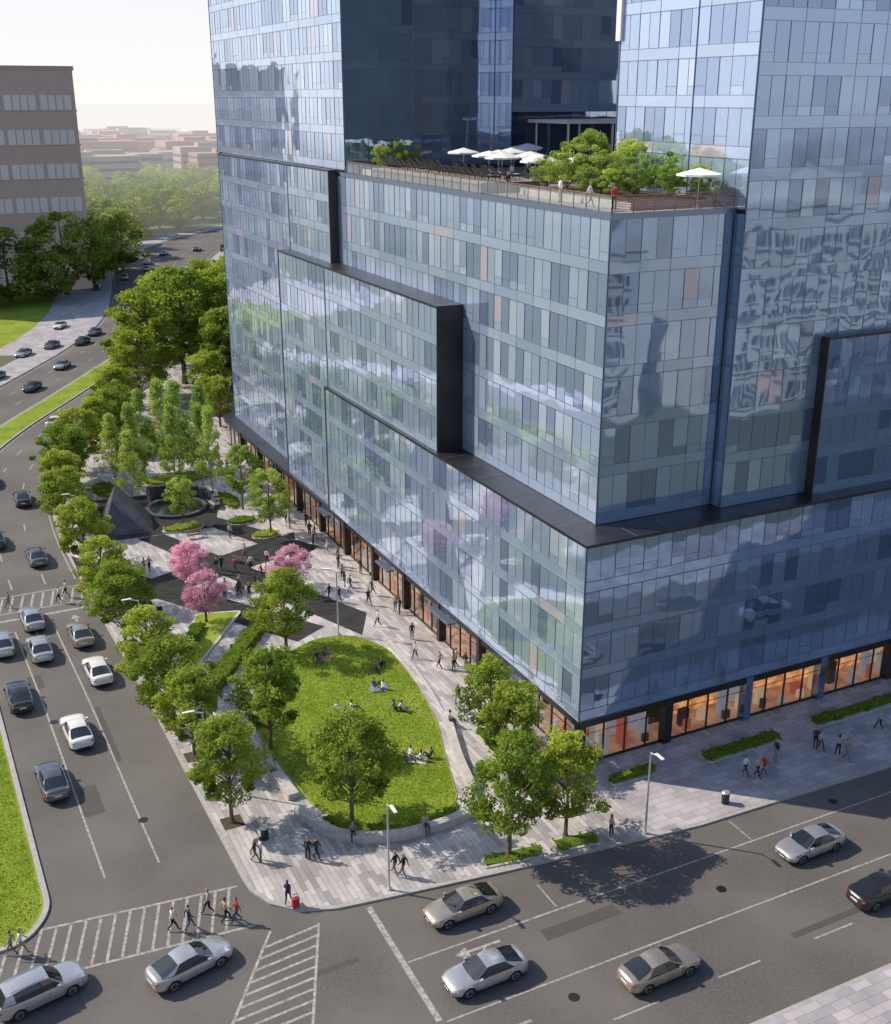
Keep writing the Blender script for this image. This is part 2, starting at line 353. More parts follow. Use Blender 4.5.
def leafcloud(mb,cents,k,size,rn,up=.3):
    V=[];T=[]
    for c,R,n,t in cents:
        d=rn.normal(size=(n,3));d/=np.linalg.norm(d,axis=1)[:,None]
        rr=rn.uniform(.55,1.05,size=(n,1))
        p=np.array(c)+d*rr*np.array(R)
        nrm=d*.7+rn.normal(size=(n,3))*.55+np.array([0,0,up]);nrm/=np.linalg.norm(nrm,axis=1)[:,None]
        a=np.cross(nrm,rn.normal(size=(n,3)));a/=np.linalg.norm(a,axis=1)[:,None]+1e-9
        b=np.cross(nrm,a);s=(rn.uniform(.6,1.2,size=(n,1))*size)
        q=np.stack([p-a*s*.5,p+b*s*.36,p+a*s*.5,p-b*s*.36],axis=1)
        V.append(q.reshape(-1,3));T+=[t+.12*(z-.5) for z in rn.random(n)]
    V=np.concatenate(V);i=len(mb.v);mb.v+=[tuple(x) for x in V];n=len(V)//4
    mb.f+=[(i+4*j,i+4*j+1,i+4*j+2,i+4*j+3) for j in range(n)];m=mb.mi(k);mb.m+=[m]*n
    if mb.tint is None: mb.tint=[0.5]*(len(mb.f)-n)
    mb.tint+= [0.5]*(len(mb.f)-n-len(mb.tint));mb.tint+=T
def tree_mesh(name,seed,kind='street',H=8.0,R=2.6,zb=1.8,nc=82,nl=150,leaf='leaf',bark='bark',size=.21,tr=.13,cr_=(.13,.30)):
    rn=np.random.default_rng(seed);mb=MB()
    def bend(z): return (math.sin(z*.8+seed)*.08*z/3,math.cos(z*.7+seed*2)*.08*z/3)
    zs=[0,.35,1.2,zb,zb+(H-zb)*.3,zb+(H-zb)*.6,H*.93];rs=[tr*1.6,tr*1.1,tr,tr*.9,tr*.65,tr*.4,tr*.12]
    if zs[2]>zs[3]: zs[2]=(zs[1]+zs[3])/2
    pts=[(*bend(z),z) for z in zs];pts[0]=(0,0,0)
    for a,b,r0,r1 in zip(pts,pts[1:],rs,rs[1:]): mb.tube(a,b,r0,r1,bark,7,False)
    cz=(zb+H)/2;hz=(H-zb)/2;cl=[]
    lob=[(rn.uniform(0,6.28),rn.uniform(-.6,.7),rn.uniform(.72,1.18)) for _ in range(7)]
    for i in range(nc):
        th=rn.uniform(0,2*math.pi);u=rn.uniform(-.92,1);rad=rn.uniform(.3,1.1)**.5
        prof=math.sqrt(max(0,1-u*u));
        if kind=='street': prof=prof**.8*(1.0-.16*u)
        if kind=='birch': prof=(1-u)*.62*.9+.1
        L=lob[i%7][2]
        x=math.cos(th)*R*prof*rad*L*.88;y=math.sin(th)*R*prof*rad*L*.88;z=cz+u*hz*.88*(L*.1+.9)
        rr=rn.uniform(*cr_)*R*(1.0 if kind!='birch' else 1.25)
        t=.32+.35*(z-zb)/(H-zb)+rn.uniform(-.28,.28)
        cl.append(((x,y,z),(rr,rr,rr*.72),int(nl*rn.uniform(.6,1.2)),t))
    for c in cl[::2]:
        b0=max(zb*.8,c[0][2]-abs(c[0][0])-abs(c[0][1])*.6-.4);b0=min(b0,H*.8);p0=Vector((*bend(b0),b0));p1=Vector(c[0]);mid=p0.lerp(p1,.5)+Vector((0,0,-.12))
        mb.tube(p0,mid,tr*.38,tr*.24,bark,4,False);mb.tube(mid,p1,tr*.24,tr*.08,bark,4,False)
    mb.tint=[.5]*len(mb.f)
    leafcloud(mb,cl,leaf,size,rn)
    return mb.mesh(name)
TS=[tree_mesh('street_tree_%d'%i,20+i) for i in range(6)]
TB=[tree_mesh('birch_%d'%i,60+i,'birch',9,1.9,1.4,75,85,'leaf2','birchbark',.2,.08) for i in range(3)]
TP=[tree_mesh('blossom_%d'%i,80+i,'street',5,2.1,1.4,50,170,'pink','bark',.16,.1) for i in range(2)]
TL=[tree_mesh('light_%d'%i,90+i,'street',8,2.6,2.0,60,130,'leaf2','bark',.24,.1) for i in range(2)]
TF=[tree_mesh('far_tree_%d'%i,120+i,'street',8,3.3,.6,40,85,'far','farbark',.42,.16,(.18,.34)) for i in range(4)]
def tree(nm,ms,x,y,h,R,base=.13,H0=8.0,R0=2.6,par=None):
    me=rnd.choice(ms);o=add(me,nm,par,(x,y,base),rnd.uniform(0,6.28),(R/R0,R/R0*rnd.uniform(.94,1.06),h/H0));return o
pits=MB()
for x,y,h,R in [(-24.2,4.9,8.2,2.6),(-24.4,14.1,7.6,2.6),(-24.6,19.2,7.7,2.9),(-25.0,25.5,7.6,2.8),(-25.2,35,8.2,3.15),(-25.3,43.5,7.4,2.8),(-25.4,54,7.8,3.0),(-25.3,66.5,7.8,3.0),(-23.4,80.5,8.6,3.3),(-20.4,88,8.6,3.4),(-16.4,95.5,8.2,3.2),(-12.4,102,8,3.2),(-21.9,84,7.6,2.9),(-14.3,98.5,8.4,3.0),(-24.6,74,7.6,2.8)]:
    tree('street_tree',TS,x,y,h,R)
    pits.face([(x-.7,y-.7,.138),(x+.7,y-.7,.138),(x+.7,y+.7,.138),(x-.7,y+.7,.138)],'soil')
for x,y,h,R in [(-17.0,1.3,8.5,3.05),(-9.2,-6.4,9.0,2.95),(-4.9,-6.3,8.0,2.6),(-3.9,6.0,7.3,2.5),(-3.9,2.6,7.0,2.5),(-19.0,12.6,8.7,2.8),(-12.9,27.0,8.0,3.0)]:
    tree('plaza_tree',TS,x,y,h,R)
pits.obj('tree_pits')
for x,y,h,R in [(-15.4,77.7,11.5,2.0),(-9.4,78.9,13.5,2.7),(-7.7,69.8,12,2.0),(-13.2,82,12,2.1),(-11,74.5,11.5,2.1),(-5.5,82.5,12,2.2),(-16.8,72.5,9.5,1.9),(-10.3,84,12.5,2.4),(-17.5,79,10,2),(-7.4,75.5,11,2)]:
    tree('birch_tree',TB,x,y,h,R,H0=9,R0=1.9)
for x,y,h,R in [(-13.3,62.0,6.2,1.9),(-5.5,64.7,8,2.6),(-5.2,55.0,7.8,2.8)]:
    tree('young_tree',TL,x,y,h,R)
for x,y,h,R in [(-17,44.4,5,2.3),(-17.6,36,5.2,2.3),(-7.9,39.9,4.6,2.4)]:
    tree('blossom_tree',TP,x,y,h,R,H0=5,R0=2.1)
for x,y,h,R in [(-3,124,18,6.8),(4,130,20,8),(-6,118,13,5.2),(7.5,117,15,5.2),(12,130,18,6.8),(14,142,18,7),(6,146,18,7.4),(20,152,18,7.4),(24,166,17,7.4),(-11,111,9,3.8),(3,110,10,3.9),(30,178,16,7),(2,101,8,3),(10,122,14,5.5),(16,160,17,6)]:
    tree('park_tree',TS,x,y,h,R,0)
dt=empty('distant_trees')
def ftree(x,y,h,R): tree('tree',TF,x,y,h,R,0,8,3.3,dt)
for x,y,h,R in [(1,236,20,9.5),(-13,229,18,8.5),(9,243,18,8),(-4,226,12,6),(-24,232,18,8),(14,258,17,8),(22,272,16,8),(16,290,16,8),(-20,222,10,5),(27,300,15,8)]: ftree(x,y,h,R)
fr=random.Random(5)
for i in range(80):
    y=fr.uniform(190,330);c=min(AV,key=lambda q:abs(q[1]-y));ftree(c[0]+fr.uniform(9,60),y,fr.uniform(13,19),fr.uniform(6,9))
for i in range(170):
    y=fr.uniform(305,560);x=-.02*y+fr.uniform(0,.28)*y
    c=min(AV,key=lambda q:math.dist(q,(x,y)));dd=math.dist(c,(x,y))
    if dd>34: ftree(x,y,fr.uniform(11,17),fr.uniform(6,10))
for i in range(210):
    y=fr.uniform(520,1300);x=-.05*y+fr.uniform(0,.34)*y;ftree(x,y,fr.uniform(10,16),fr.uniform(9,15))
fb=empty('distant_buildings')
for i in range(46):
    y=fr.uniform(520,1000);x=fr.uniform(.06,.30)*y;m=MB();wd=fr.uniform(30,70);hh=fr.uniform(15,22);dd=fr.uniform(15,30)
    kk=fr.choice(['farb','farb2','farb2']);m.box(-wd/2,wd/2,-dd/2,dd/2,0,hh,kk)
    nb=int(hh/3.6)
    for f in range(nb):
        z=1.5+f*3.6;m.box(-wd/2+1,wd/2-1,-dd/2-.06,-dd/2-.01,z,z+1.4,'farw','n')
        m.box(-wd/2-.06,-wd/2-.01,-dd/2+1,dd/2-1,z,z+1.4,'farw','e')
    m.box(-wd/6,wd/6,-dd/5,dd/5,hh,hh+2,kk);m.obj('block',fb,loc=(x,y,0))

def hedge(nm,poly,z0,z1,dens=42,k='hedge',size=.16,seed=1,par=None):
    rn=np.random.default_rng(seed);mb=MB();ip=inset(poly,.12);mb.prism(ip,z0,z1-.08,k);mb.tint=[.12]*len(mb.f)
    xs=[p[0] for p in poly];ys=[p[1] for p in poly];n=len(poly)
    def ins(x,y):
        c=False
        for i in range(n):
            x1,y1=poly[i];x2,y2=poly[i-1]
            if (y1>y)!=(y2>y) and x<(x2-x1)*(y-y1)/(y2-y1)+x1: c=not c
        return c
    A=abs(sum(poly[i-1][0]*poly[i][1]-poly[i][0]*poly[i-1][1] for i in range(n)))/2;cents=[]
    cnt=int(A*dens/9)+1
    while len(cents)<cnt:
        x=rn.uniform(min(xs),max(xs));y=rn.uniform(min(ys),max(ys))
        if ins(x,y): cents.append(((x,y,z1-.06),(.25,.25,.09),16,.5+rn.uniform(-.25,.25)))
    for i in range(n):
        a=Vector(poly[i-1]);b=Vector(poly[i]);L=(b-a).length
        for j in range(int(L*dens*(z1-z0)/9)+1):
            q=a.lerp(b,rn.random());cents.append(((q.x,q.y,rn.uniform(z0,z1-.05)),(.1,.1,.16),14,.4+rn.uniform(-.25,.25)))
    leafcloud(mb,cents,k,size,rn);return mb.obj(nm)
hedge('hedge',[(-13.6,33.9),(-21.2,23.9),(-20.0,22.6),(-12.6,32.7)],.13,.95,seed=1)
hedge('hedge',[(-19.2,35.5),(-21.6,30.0),(-20.4,29.6),(-18.0,35.0)],.13,.8,seed=2)
b=MB();bp=[(-18,38.3),(-13.9,37.0),(-20.6,27.6),(-21.8,30.5)];b.prism(rounded(bp,.5,3),.13,.28,'conc');b.sheet(inset(rounded(bp,.5,3),.25),.285,'grass');b.obj('planting_bed')
hedge('shrub_bed',[(-9.6,0.2),(-10.4,-1.15),(-14.7,-1.3),(-17.8,.25),(-18.6,2.5),(-17.9,2.5),(-17.2,1.2),(-14.5,-.45),(-11,-.6)],.13,.45,seed=3)
def planter(nm,poly,h,hh,seed,k='hedge'):
    q=MB();q.prism(poly,.13,.13+h,'conc');q.obj('planter_kerb')
    hedge(nm,inset(poly,.12),.13+h,hh,seed=seed,k=k)
planter('groundcover',[(-11.2,-7.0),(-7.4,-7.6),(-6.9,-6.3),(-10.8,-5.7)],.08,.36,5,'leaf2')
planter('groundcover',[(-6.2,-7.7),(-3.2,-8.0),(-3.0,-6.6),(-6.0,-6.3)],.08,.36,6,'leaf2')
planter('groundcover',[(-4.9,1.6),(-3.1,1.2),(-2.7,7.2),(-4.5,7.6)],.3,.8,7)
for i,(x0,x1,y0,y1) in enumerate([(1.2,5.0,-3.0,-2.0),(9.2,16.0,-3.6,-2.4),(20,29,-3.3,-2.2),(33,42,-3.3,-2.2)]):
    planter('hedge',[(x0,y0),(x1,y0),(x1,y1),(x0,y1)],.12,.75,10+i)
for i,(x,y,rx,ry) in enumerate([(-13.5,61.2,2.4,1.1),(-6.9,60.5,1.8,1.2),(-5.8,55.0,1.6,1.1),(-19,78.5,1.6,3.0),(-9.5,79,4.6,2.2),(-6.3,68,1.2,3)]):
    pl=[(x+rx*math.cos(t*.4488),y+ry*math.sin(t*.4488)) for t in range(14)]
    planter('ornamental_grass_bed',pl,.15,.6,30+i,'leaf2' if i%2==0 else 'hedge')
q=MB();pc=(-12.6,68.2);ring=[(pc[0]+3.6*math.cos(t*.2618),pc[1]+3.6*math.sin(t*.2618)) for t in range(24)]
M['water']=plain('pool_water',(.02,.03,.035),.03,0);M['dstone']=noisemat('dark_stone',(.055,.058,.068),(.11,.11,.125),1,.45)
q.prism(ring,.13,.5,'dstone');q.sheet(inset(ring,.5),.51,'water');q.obj('reflecting_pool')
q=MB()
for a in range(-2,8):
    t0=a*.26;t1=(a+1)*.26-.03
    q.prism([(pc[0]+r_*math.cos(t),pc[1]+r_*math.sin(t)) for r_,t in ((4.6,t0),(5.2,t0),(5.2,t1),(4.6,t1))],.13,1.0+.12*a,'dstone')
q.obj('curved_stone_wall')
def wedge(nm,pts,apex):
    q=MB();n=len(pts)
    for i in range(n): q.face([(*pts[i],.13),(*pts[(i+1)%n],.13),apex],'dstone')
    q.face([(*p,.13) for p in pts[::-1]],'dstone');q.obj(nm)
wedge('stone_pyramid_sculpture',[(-22.0,62.6),(-16.6,62.0),(-15.6,68.0),(-20.8,70.4)],(-19.6,66.8,4.6))
wedge('stone_pyramid_sculpture',[(-9.8,88.4),(-4.4,87.5),(-5,93.5),(-9.2,94)],(-7.4,91,6.6))
wedge('stone_pyramid_sculpture',[(-14.4,90.4),(-11.4,90.5),(-12,95.5),(-14.6,95)],(-13,93,5.0))
def blades(nm,poly,z,n,seed,h=.12):
    rn=np.random.default_rng(seed);mb=MB();xs=[p[0] for p in poly];ys=[p[1] for p in poly]
    m=len(poly)
    x=rn.uniform(min(xs),max(xs),n*3);y=rn.uniform(min(ys),max(ys),n*3);c=np.zeros(len(x),bool)
    for i in range(m):
        x1,y1=poly[i];x2,y2=poly[i-1]
        if y1==y2: continue
        c^=((y1>y)!=(y2>y))&(x<(x2-x1)*(y-y1)/(y2-y1)+x1)
    x=x[c][:n];y=y[c][:n];k=len(x);a=rn.uniform(0,6.28,k);w=rn.uniform(.015,.035,k);hh=rn.uniform(.5,1.2,k)*h
    lx=rn.normal(0,.05,k);ly=rn.normal(0,.05,k)
    V=np.stack([np.stack([x-np.cos(a)*w,y-np.sin(a)*w,np.full(k,z)],1),np.stack([x+np.cos(a)*w,y+np.sin(a)*w,np.full(k,z)],1),np.stack([x+lx,y+ly,z+hh],1)],1).reshape(-1,3)
    mb.v=[tuple(v) for v in V];mb.f=[(3*i,3*i+1,3*i+2) for i in range(k)];mb.mi('blade');mb.m=[0]*k
    mb.tint=list(np.clip(.4+.12*np.sin(x*.9)*np.sin(y*.7)+rn.normal(0,.08,k),0,1));mb.obj(nm)
blades('lawn_grass',inset(lawn,.1),.2,60000,1,.08)
blades('median_grass',inset(mp,.5),.145,22000,2,.09)
blades('median_grass',ip,.146,12000,3,.2)

# ------------------------------------------------------------------ tower
TW=empty('glass_office_tower')
def facade(nm,a,b,z0,z1,out,fh=3.375,mod=1.2,seed=0,dark=False,sp=.8):
    rn=random.Random(seed);mb=MB();L=math.dist(a,b);u=((b[0]-a[0])/L,(b[1]-a[1])/L);n=max(1,round(L/mod));w=L/n;nf=max(1,round((z1-z0)/fh));h=(z1-z0)/nf
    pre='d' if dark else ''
    def P(s,z,o): return (a[0]+u[0]*s+out[0]*o,a[1]+u[1]*s+out[1]*o,z)
    flip=(u[0]*out[1]-u[1]*out[0])>0
    def quad(s0,s1,za,zb,k):
        o=[rn.uniform(-.005,.005) for _ in range(3)];o.append(o[0]+o[2]-o[1])
        q=[P(s0,za,o[0]),P(s1,za,o[1]),P(s1,zb,o[2]),P(s0,zb,o[3])]
        mb.face(q[::-1] if flip else q,k)
    def bar(s0,s1,za,zb,d,k='mull'):
        q=[P(s0,za,.008),P(s1,za,.008),P(s1,za,d),P(s0,za,d)]
        t=[P(s0,zb,.008),P(s1,zb,.008),P(s1,zb,d),P(s0,zb,d)]
        i=len(mb.v);mb.v+=q+t
        for f in ((3,2,1,0),(4,5,6,7),(1,2,6,5),(2,3,7,6),(3,0,4,7)): mb.f.append(tuple(i+c for c in f));mb.m.append(mb.mi(k))
    for f in range(nf):
        zb=z0+f*h;i=0
        while i<n:
            k=rn.choices(['g5','g1','g4'],[82,16,2])[0];m=min(rn.choice([2,2,3,4]),n-i)
            quad(i*w,(i+m)*w,zb,zb+sp,pre+k)
            if i: bar(i*w-.010,i*w+.010,zb+.03,zb+sp-.03,.016)
            i+=m
        i=0
        while i<n:
            m=min(rn.choice([2,2,3]),n-i);bk=rn.choices(['g1','g5','g2','g3'],[46,22,10,22])[0]
            for j in range(m):
                k=bk if rn.random()<.8 else rn.choice(['g1','g5','g3','g2'])
                if rn.random()<.02: k='g4'
                s0=(i+j)*w;s1=s0+w
                if rn.random()<.35:
                    quad(s0,s1,zb+sp,zb+sp+.6,pre+rn.choice(['g5',bk]));quad(s0,s1,zb+sp+.6,zb+h,pre+k);bar(s0,s1,zb+sp+.588,zb+sp+.612,.02)
                else: quad(s0,s1,zb+sp,zb+h,pre+k)
                ww=.018 if j==0 else .010
                bar(s0-ww,s0+ww,zb+sp+.03,zb+h-.03,.035 if j==0 else .02)
            i+=m
        bar(0,L,zb-.018,zb+.018,.04);bar(0,L,zb+sp-.012,zb+sp+.012,.03)
    bar(0,.05,z0,z1,.06);bar(L-.05,L,z0,z1,.06)
    return mb.obj(nm,TW)
W_=(-1,0);S_=(0,-1)
AX=1.8;MX=2.7;MY=3.0;AE=91.9
facade('podium_facade_avenue',(0,0),(0,50),4.1,17.45,W_,seed=1)
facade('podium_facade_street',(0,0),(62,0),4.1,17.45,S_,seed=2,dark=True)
facade('mid_block_facade',(.35,23.8),(.35,50),17.62,29.85,W_,3.1,seed=3)
facade('mid_block_facade_low',(.35,50.02),(.35,64.5),4.1,29.85,W_,3.2,seed=4)
facade('upper_block_facade',(AX,51.7),(AX,64.5),30.02,39.0,W_,3.1,seed=5)
facade('upper_block_facade_low',(AX,64.52),(AX,AE),4.1,39.0,W_,3.2,seed=6)
facade('main_facade_avenue',(MX,MY),(MX,51.7),17.7,38.6,W_,3.5,seed=7)
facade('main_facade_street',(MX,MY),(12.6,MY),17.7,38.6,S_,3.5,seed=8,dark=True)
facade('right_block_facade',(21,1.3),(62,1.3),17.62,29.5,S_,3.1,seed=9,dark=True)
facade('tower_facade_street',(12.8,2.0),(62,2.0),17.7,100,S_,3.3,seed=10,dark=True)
facade('tower_facade_courtyard',(12.8,2.0),(12.8,8.5),38.9,100,W_,3.3,seed=11)
facade('tower_facade_courtyard_rear',(13.2,8.5),(13.2,18.3),38.9,100,W_,3.3,seed=12)
facade('tower_reveal',(12.78,2.0),(12.78,MY-.02),17.7,38.6,W_,3.5,seed=13,dark=True)
facade('left_tower_facade',(2.9,49.8),(2.9,95.8),39.2,100,W_,3.3,seed=14)
facade('left_tower_facade_street',(2.9,49.8),(10.4,49.8),38.9,100,S_,3.3,seed=15,dark=True)
facade('courtyard_facade_rear',(10.4,58),(46,58),38.9,100,S_,3.3,seed=16)
facade('courtyard_return',(24,54),(24,58),38.9,100,W_,3.3,seed=17)
facade('courtyard_bay',(24,54),(46,54),44.5,100,S_,3.3,seed=18)
c=MB()
c.box(.06,62,.06,49.95,4.1,17.44,'core');c.box(.41,62,24,64.4,4.1,29.8,'core');c.box(AX+.06,62,51.8,AE-.06,4.1,38.95,'core')
c.box(MX+.06,62,MY+.06,60,17.6,38.55,'core');c.box(12.86,62,2.06,8.4,17.6,100,'core');c.box(13.26,62,8.4,18.25,38,100,'core')
c.box(21.1,62,1.36,3.3,17.6,29.4,'core');c.box(2.96,10.3,49.86,95.7,38,100,'core');c.box(10.3,62,58.06,95.7,38,100,'core');c.box(24.06,62,54.06,58.1,44.5,100,'core')
c.obj('core_walls',TW)  # hidden dark boxes added behind the facade panels to block light
c=MB()
c.box(-.08,62.1,-.08,MY-.02,17.45,17.66,'blackm');c.box(-.08,MX-.02,MY-.02,50,17.45,17.66,'blackm')
c.box(-.08,.34,50.0,50.12,4.1,17.66,'blackm')
c.box(.28,MX-.02,23.72,64.5,29.85,30.03,'blackm');c.box(.28,MX-.01,23.70,23.79,17.66,29.85,'blackm')
c.box(.28,AX-.02,64.5,64.6,4.1,30.0,'blackm')
c.box(AX-.06,MX-.01,51.6,AE+.1,39.0,39.16,'blackm');c.box(AX-.06,MX-.01,51.58,51.69,30.03,39.0,'blackm')
c.box(20.9,62,1.2,1.98,29.5,29.68,'blackm');c.box(20.86,20.98,1.2,1.98,17.66,29.5,'blackm')
c.box(MX-.08,MX+.25,MY-.08,49.7,38.6,38.98,'mull');c.box(MX+.25,12.78,MY-.08,MY+.25,38.6,38.98,'mull')
for y in range(4,50,3): c.box(.0,MX-.03,y,y+.05,17.66,17.672,'mull')
for x in range(4,60,3): c.box(x,x+.05,.0,1.95,17.66,17.672,'mull')
c.box(-.02,3.4,-.02,91.9,4.0,4.098,'blackm');c.box(3.4,62,-.02,3.4,4.0,4.098,'blackm')
c.box(12.95,13.19,18.0,18.6,50,100,'lampw')
c.obj('ledges_and_reveals',TW)
M['railglass']=plain('rail_glass',(.45,.52,.58),.05,.3)
nt=M['railglass'].node_tree;nt.nodes['Principled BSDF'].inputs['Alpha'].default_value=.25
c=MB();c.box(MX+.25,46,MY+.25,58,38.6,38.9,'deck')
def rail(a,b,z,slats):
    L=math.dist(a,b);n=int(L/1.5);u=Vector(((b[0]-a[0])/L,(b[1]-a[1])/L));m=(Vector(a)+Vector(b))/2
    for i in range(n+1):
        p=Vector(a)+u*L*i/n;c.box(p.x-.03,p.x+.03,p.y-.03,p.y+.03,z,z+1.05,'wood')
    if slats:
        for i in range(9): c.obox((m.x,m.y),(u.x,u.y),L,.04,z+.08+i*.105,z+.13+i*.105,'wood')
    else: c.obox((m.x,m.y),(u.x,u.y),L,.015,z+.06,z+1.0,'railglass')
    c.obox((m.x,m.y),(u.x,u.y),L,.08,z+1.05,z+1.11,'wood')
rail((MX+.1,MY+.1),(MX+.1,49),38.98,False);rail((MX+.1,MY+.1),(12.7,MY+.1),38.98,True)
c.obj('roof_terrace',TW)
c=MB()
c.box(26,44,46,54,43.4,43.75,'lampw')
for x in (26.5,32,38,43.5):
    c.tube((x,46.5,38.9),(x,46.5,43.4),.12,.12,'steel');c.tube((x,53,38.9),(x,53,43.4),.12,.12,'steel')
c.box(27,43,53,53.9,38.9,43.4,'dg3');c.obj('terrace_canopy',TW)
# storefronts
M['warm']=noisemat('shop_interior',(.25,.07,.02),(.95,.50,.20),.9,.8,4)
nt=M['warm'].node_tree;bb=nt.nodes['Principled BSDF'];rmp=[n for n in nt.nodes if n.type=='VALTORGB'][0]
nt.links.new(rmp.outputs[0],bb.inputs['Emission Color']);bb.inputs['Emission Strength'].default_value=1.0  # back wall glows by itself, shop lighting painted into the surface
M['wfloor']=noisemat('shop_floor',(.30,.13,.06),(.6,.34,.18),.8,.5,3)
nt=M['wfloor'].node_tree;bb=nt.nodes['Principled BSDF'];rmp=[n for n in nt.nodes if n.type=='VALTORGB'][0]
nt.links.new(rmp.outputs[0],bb.inputs['Emission Color']);bb.inputs['Emission Strength'].default_value=.45  # floor also glows, standing in for light falling on it
M['shopl']=plain('shop_light',(1,.8,.5),.5,0,(1,.72,.4),3.0)
SHF=[plain('shop_fitting_a',(.45,.12,.06),.6,0,(.5,.1,.04),.4),plain('shop_fitting_b',(.6,.5,.35),.6,0,(.7,.5,.3),.5),plain('shop_fitting_c',(.05,.04,.04),.6),plain('shop_fitting_d',(.3,.33,.36),.6,0,(.5,.55,.6),.3)]  # most fittings carry a faint glow in place of shop lighting
mm=bpy.data.materials.new('shop_glass');mm.use_nodes=True;nt=mm.node_tree;nt.nodes.clear()
o_=nt.nodes.new('ShaderNodeOutputMaterial');mx=nt.nodes.new('ShaderNodeMixShader');lw=nt.nodes.new('ShaderNodeLayerWeight');lw.inputs[0].default_value=.25
sc_=nt.nodes.new('ShaderNodeMath');sc_.operation='MULTIPLY_ADD';sc_.inputs[1].default_value=.6;sc_.inputs[2].default_value=.10;nt.links.new(lw.outputs['Facing'],sc_.inputs[0])
tr=nt.nodes.new('ShaderNodeBsdfTransparent');tr.inputs[0].default_value=(.85,.86,.88,1);gl=nt.nodes.new('ShaderNodeBsdfGlossy');gl.inputs['Roughness'].default_value=.03
nt.links.new(sc_.outputs[0],mx.inputs[0]);nt.links.new(tr.outputs[0],mx.inputs[1]);nt.links.new(gl.outputs[0],mx.inputs[2]);nt.links.new(mx.outputs[0],o_.inputs[0]);M['sglass']=mm
c=MB();sr=random.Random(3);G0=.45
c.box(.52,3.3,.52,91,.10,.16,'wfloor');c.box(3.3,62,.52,3.3,.10,.16,'wfloor')
c.box(3.3,3.5,3.3,91,.15,3.98,'warm');c.box(3.5,62,3.3,3.5,.15,3.98,'warm')
def bay(kind,s,sgn):
    def bx(a0,a1,d0,d1,z0,z1,k):
        if kind=='w': c.box(d0,d1,a0,a1,z0,z1,k)
        else: c.box(a0,a1,d0,d1,z0,z1,k)
    bx(s-.04,s+.04,G0-.05,G0+.1,.15,3.3,'blackm')
    if kind=='w': c.face([(G0+.015,s+.04,.32),(G0+.015,s+1.86,.32),(G0+.015,s+1.86,3.3),(G0+.015,s+.04,3.3)],'sglass')
    else: c.face([(s+.04,G0+.015,.32),(s+1.86,G0+.015,.32),(s+1.86,G0+.015,3.3),(s+.04,G0+.015,3.3)],'sglass')
    bx(s+.04,s+1.86,G0-.03,G0+.08,.15,.32,'blackm');bx(s+.04,s+1.86,G0-.02,G0+.01,2.60,2.64,'blackm')
    if sr.random()<.85: bx(s+.3,s+sr.uniform(.9,1.6),1.6,2.0,.16,sr.uniform(.9,2.3),sr.choice(SHF))
    if sr.random()<.6: bx(s+.2,s+sr.uniform(.5,.9),.95,1.2,.16,sr.uniform(.7,1.7),sr.choice(SHF))
    if sr.random()<.5: bx(s+.1,s+1.7,2.9,3.2,.16,sr.uniform(1.6,2.8),sr.choice(SHF))
    bx(s+.6,s+1.2,1.4,1.6,3.80,3.86,'shopl')
y=.6
while y<90: bay('w',y,1);y+=1.9
x=.6
while x<61: bay('s',x,1);x+=1.9
y=.5
while y<91:
    c.box(.10,.8,y-.25,y+.25,.13,4.0,'blackm');y+=7.6
x=8.1
while x<62: c.box(x-.35,x+.35,.10,.8,.13,4.0,'dg3' if int(x)%2 else 'blackm');x+=7.6
c.box(.2,.56,.2,91.9,3.35,4.0,'blackm');c.box(.56,62,.2,.56,3.35,4.0,'blackm')
for y0,y1 in ((8,11),(20,24),(33,36),(50,53)): c.box(-.6,.19,y0,y1,3.15,3.3,'mull')
c.obj('storefronts',TW)

# ------------------------------------------------------------------ other buildings
def office(nm,x0,x1,y0,y1,h,fh,win,kb='brown',kw='bwin',sides='sw',pier=7.0,gap=1.0,kf='bfr'):
    m=MB();m.box(x0,x1,y0,y1,0,h,kb);m.box(x0-.3,x1+.3,y0-.3,y1+.3,h,h+1.0,kf)
    z=fh*.45
    while z+win<h-1:
        for side in sides:
            if side in 'sn':
                yy=y0 if side=='s' else y1;sg=-1 if side=='s' else 1;x=x0+gap
                while x+pier-gap<x1:
                    ya,yb=sorted((yy+sg*.02,yy+sg*.12));m.box(x,x+pier-gap,ya,yb,z,z+win,kw)
                    ya,yb=sorted((yy+sg*.02,yy+sg*.4));m.box(x-.1,x+pier-gap+.1,ya,yb,z-.35,z-.02,kf)
                    n=4
                    for i in range(1,n):
                        xx=x+(pier-gap)*i/n;ya,yb=sorted((yy+sg*.125,yy+sg*.2));m.box(xx-.14,xx+.14,ya,yb,z,z+win,kb)
                    x+=pier
            else:
                xx0=x0 if side=='w' else x1;sg=-1 if side=='w' else 1;y=y0+gap
                while y+pier-gap<y1:
                    xa,xb=sorted((xx0+sg*.02,xx0+sg*.12));m.box(xa,xb,y,y+pier-gap,z,z+win,kw)
                    xa,xb=sorted((xx0+sg*.02,xx0+sg*.4));m.box(xa,xb,y-.1,y+pier-gap+.1,z-.35,z-.02,kf)
                    y+=pier
        z+=fh
    m.box(x0+(x1-x0)*.3,x0+(x1-x0)*.6,y0+4,y1-4,h+1,h+4,kb)
    return m.obj(nm)
office('brown_office_building',-57.6,9.0,243,285,52.0,7.9,3.4,sides='se',pier=8.2,gap=1.0)
M['lb']=noisemat('stone_facade',(.52,.50,.48),(.64,.62,.60),.2,.8);M['lw']=plain('stone_building_window',(.08,.1,.13),.1,.3)
office('unseen_stone_building',-125,-82,-10,28,32,3.8,2.0,'lb','lw','e',5,1.4,'lb')  # this and the next ones: out-of-view buildings added for the tower glass to reflect
